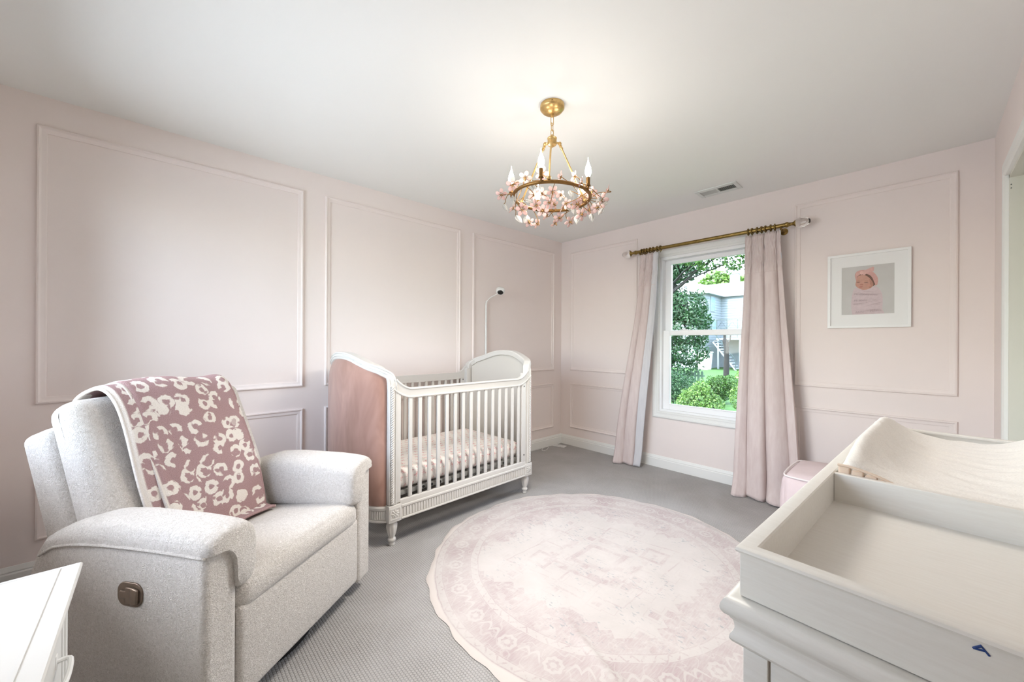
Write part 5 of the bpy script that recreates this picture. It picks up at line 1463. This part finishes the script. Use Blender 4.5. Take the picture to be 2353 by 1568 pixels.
g.box(0, 0, 4.50, 6, 0.05, 4.56); g.box(0, 0, 3.75, 6, 0.05, 3.80)
for i in range(5):
    x = 0.02 + i * 0.85; g.box(x, 0, 2.85, x + 0.05, 0.05, 4.5)
    g.tube([(x + 0.08, 0.02, 3.78), (x + 0.45, 0.02, 4.35), (x + 0.82, 0.02, 3.78)], 0.02, 5)
g.build('railing', M['deckd'], dk, smooth=0)
g = G()
for i in range(11): g.box(0.10 + i * 0.16, -0.9, 2.55 - i * 0.24, 0.40 + i * 0.16, -0.05, 2.62 - i * 0.24)
g.tube([(0.05, -0.92, 2.5), (1.95, -0.92, -0.02)], 0.07, 4); g.build('stair', M['siding'], dk, smooth=0)
g = G(); g.tube([(0.0, -0.95, 3.5), (1.9, -0.95, 0.95)], 0.03, 5); g.tube([(1.9, -0.95, 0.95), (1.9, -0.95, 0)], 0.03, 5); g.build('stair_rail', M['deckd'], dk, smooth=0)
sh = thing('garden_bin', 'pale grey lidded bin standing under the neighbouring deck', 'bin', (-10.05, 32.1, GZ))
g = G(); g.poly([(-0.42, 0), (0.42, 0), (0.55, 1.5), (-0.55, 1.5)], -0.45, 0.45, 'y'); g.build('bin_body', M['conc'], sh, smooth=0, bevel=0.03)
g = G(); g.rbox(-0.6, -0.5, 1.5, 0.6, 0.5, 1.62, 0.04, 2); g.build('lid', M['conc'], sh)
tr = thing('bare_trunk', 'dark bare tree trunk standing on the lawn before the deck', 'tree', (-6.3, 26, GZ))
g = G(); g.tube(catmull([(0, 0, -0.05), (0.03, 0, 1.2), (0.0, 0, 2.1), (-0.10, 0, 2.7), (-0.06, 0, 3.4)], 5), [0.19] * 5 + [0.17] * 10 + [0.10] * 6, 10); g.build('trunk', M['bark'], tr, smooth=60)
g = G(); g.tube([(0, 0, 2.0), (0.25, 0, 2.6), (0.3, 0, 3.2)], [0.07, 0.05, 0.03], 7); g.build('bough', M['bark'], tr, smooth=60)
g = G(); g.tube([(-12, 24, 3.4), (-7, 24.5, 2.2), (-2, 25, 1.85), (6, 26, 2.4)], 0.018, 5); tag(g.build('utility_wire', M['deckd'], smooth=60), 'thin dark utility wire strung across the garden outside the window', 'wire')
g = G(); g.add([(-11.5, 30.5, GZ + 0.03), (-2, 30.5, GZ + 0.03), (-2, 33, GZ + 0.03), (-11.5, 33, GZ + 0.03)], [(0, 1, 2, 3)]); struct(g.build('path', M['conc'], smooth=0, fixn=False))

# ------------------------------------------------------------------ light and camera
wo = bpy.data.worlds.new('daylight'); sc.world = wo; wo.use_nodes = True
nt = wo.node_tree; nt.nodes.clear()
o = nt.nodes.new('ShaderNodeOutputWorld'); b = nt.nodes.new('ShaderNodeBackground'); s = nt.nodes.new('ShaderNodeTexSky')
s.sky_type = 'NISHITA'; s.sun_disc = False; s.sun_elevation = math.radians(52); s.sun_rotation = math.radians(200); s.dust_density = 1.6; s.air_density = 1.0
b.inputs[1].default_value = SKYW
mx = nt.nodes.new('ShaderNodeMix'); mx.data_type = 'RGBA'; mx.inputs[0].default_value = 0.55; mx.inputs[7].default_value = (SKYC[0], SKYC[1], SKYC[2], 1)
nt.links.new(s.outputs[0], mx.inputs[6]); nt.links.new(mx.outputs[2], b.inputs[0]); nt.links.new(b.outputs[0], o.inputs[0])
su = bpy.data.lights.new('sun', 'SUN'); su.energy = SUNW; su.angle = math.radians(0.6); su.color = (1, 0.96, 0.9)
so = bpy.data.objects.new('sun', su); COL.objects.link(so); so.rotation_euler = Vector((0.52, 0.62, -0.85)).to_track_quat('-Z', 'Y').to_euler()
sp = bpy.data.lights.new('added_fill_spot', 'SPOT'); sp.energy = SPOTW; sp.color = BULBC[:3]; sp.spot_size = math.radians(172); sp.spot_blend = 1.0; sp.shadow_soft_size = 0.22  # added soft downward fill under the ring; the bulbs are the chandelier's own light
spo = bpy.data.objects.new('added_fill_spot', sp); COL.objects.link(spo); spo.location = (CHX, CHY, H + RING_Z - 0.10)
def portal(x0, x1, z0, z1, y, rx_):
    pl = bpy.data.lights.new('window_daylight_portal', 'AREA'); pl.shape = 'RECTANGLE'; pl.size = x1 - x0; pl.size_y = z1 - z0
    pl.cycles.is_portal = True
    q = bpy.data.objects.new('window_daylight_portal', pl); COL.objects.link(q); q.location = ((x0 + x1) / 2, y, (z0 + z1) / 2); q.rotation_euler = (rx_, 0, 0)
portal(WX0, WX1, WZ0, WZ1, 0.17, -PI / 2)
portal(BX0, BX1, BZ0, BZ1, BY - 0.17, PI / 2)  # portal of the added back window

cd = bpy.data.cameras.new('camera'); cam = bpy.data.objects.new('camera', cd); COL.objects.link(cam)
cd.sensor_width = 36; cd.sensor_fit = 'HORIZONTAL'; cd.lens = 881.26 / 2353 * 36
cd.shift_y = 4.879 / 2353; cd.clip_start = 0.02; cd.clip_end = 300
yaw, pit, rol = math.radians(47.0458), math.radians(0.0309), math.radians(0.2848)
fw = Vector((-math.sin(yaw) * math.cos(pit), math.cos(yaw) * math.cos(pit), math.sin(pit)))
rt = Vector((math.cos(yaw), math.sin(yaw), 0)); up = rt.cross(fw)
r2 = rt * math.cos(rol) + up * math.sin(rol); u2 = -rt * math.sin(rol) + up * math.cos(rol)
m = Matrix((r2, u2, -fw)).transposed().to_4x4(); m.translation = (3.3924, -4.0814, 1.3571)
cam.matrix_world = m
sc.camera = cam
vs_ = sc.view_settings
vs_.view_transform = 'Standard'; vs_.look = 'None'; vs_.exposure = EXPO; vs_.gamma = 1; vs_.use_curve_mapping = False
sc.cycles.use_adaptive_sampling = True; sc.cycles.adaptive_threshold = 0.04; sc.cycles.max_bounces = 9; sc.cycles.diffuse_bounces = 5; sc.cycles.glossy_bounces = 4; sc.cycles.transmission_bounces = 8; sc.cycles.transparent_max_bounces = 16
sc.cycles.caustics_reflective = False; sc.cycles.caustics_refractive = False; sc.cycles.sample_clamp_indirect = 6.0; sc.cycles.use_denoising = True
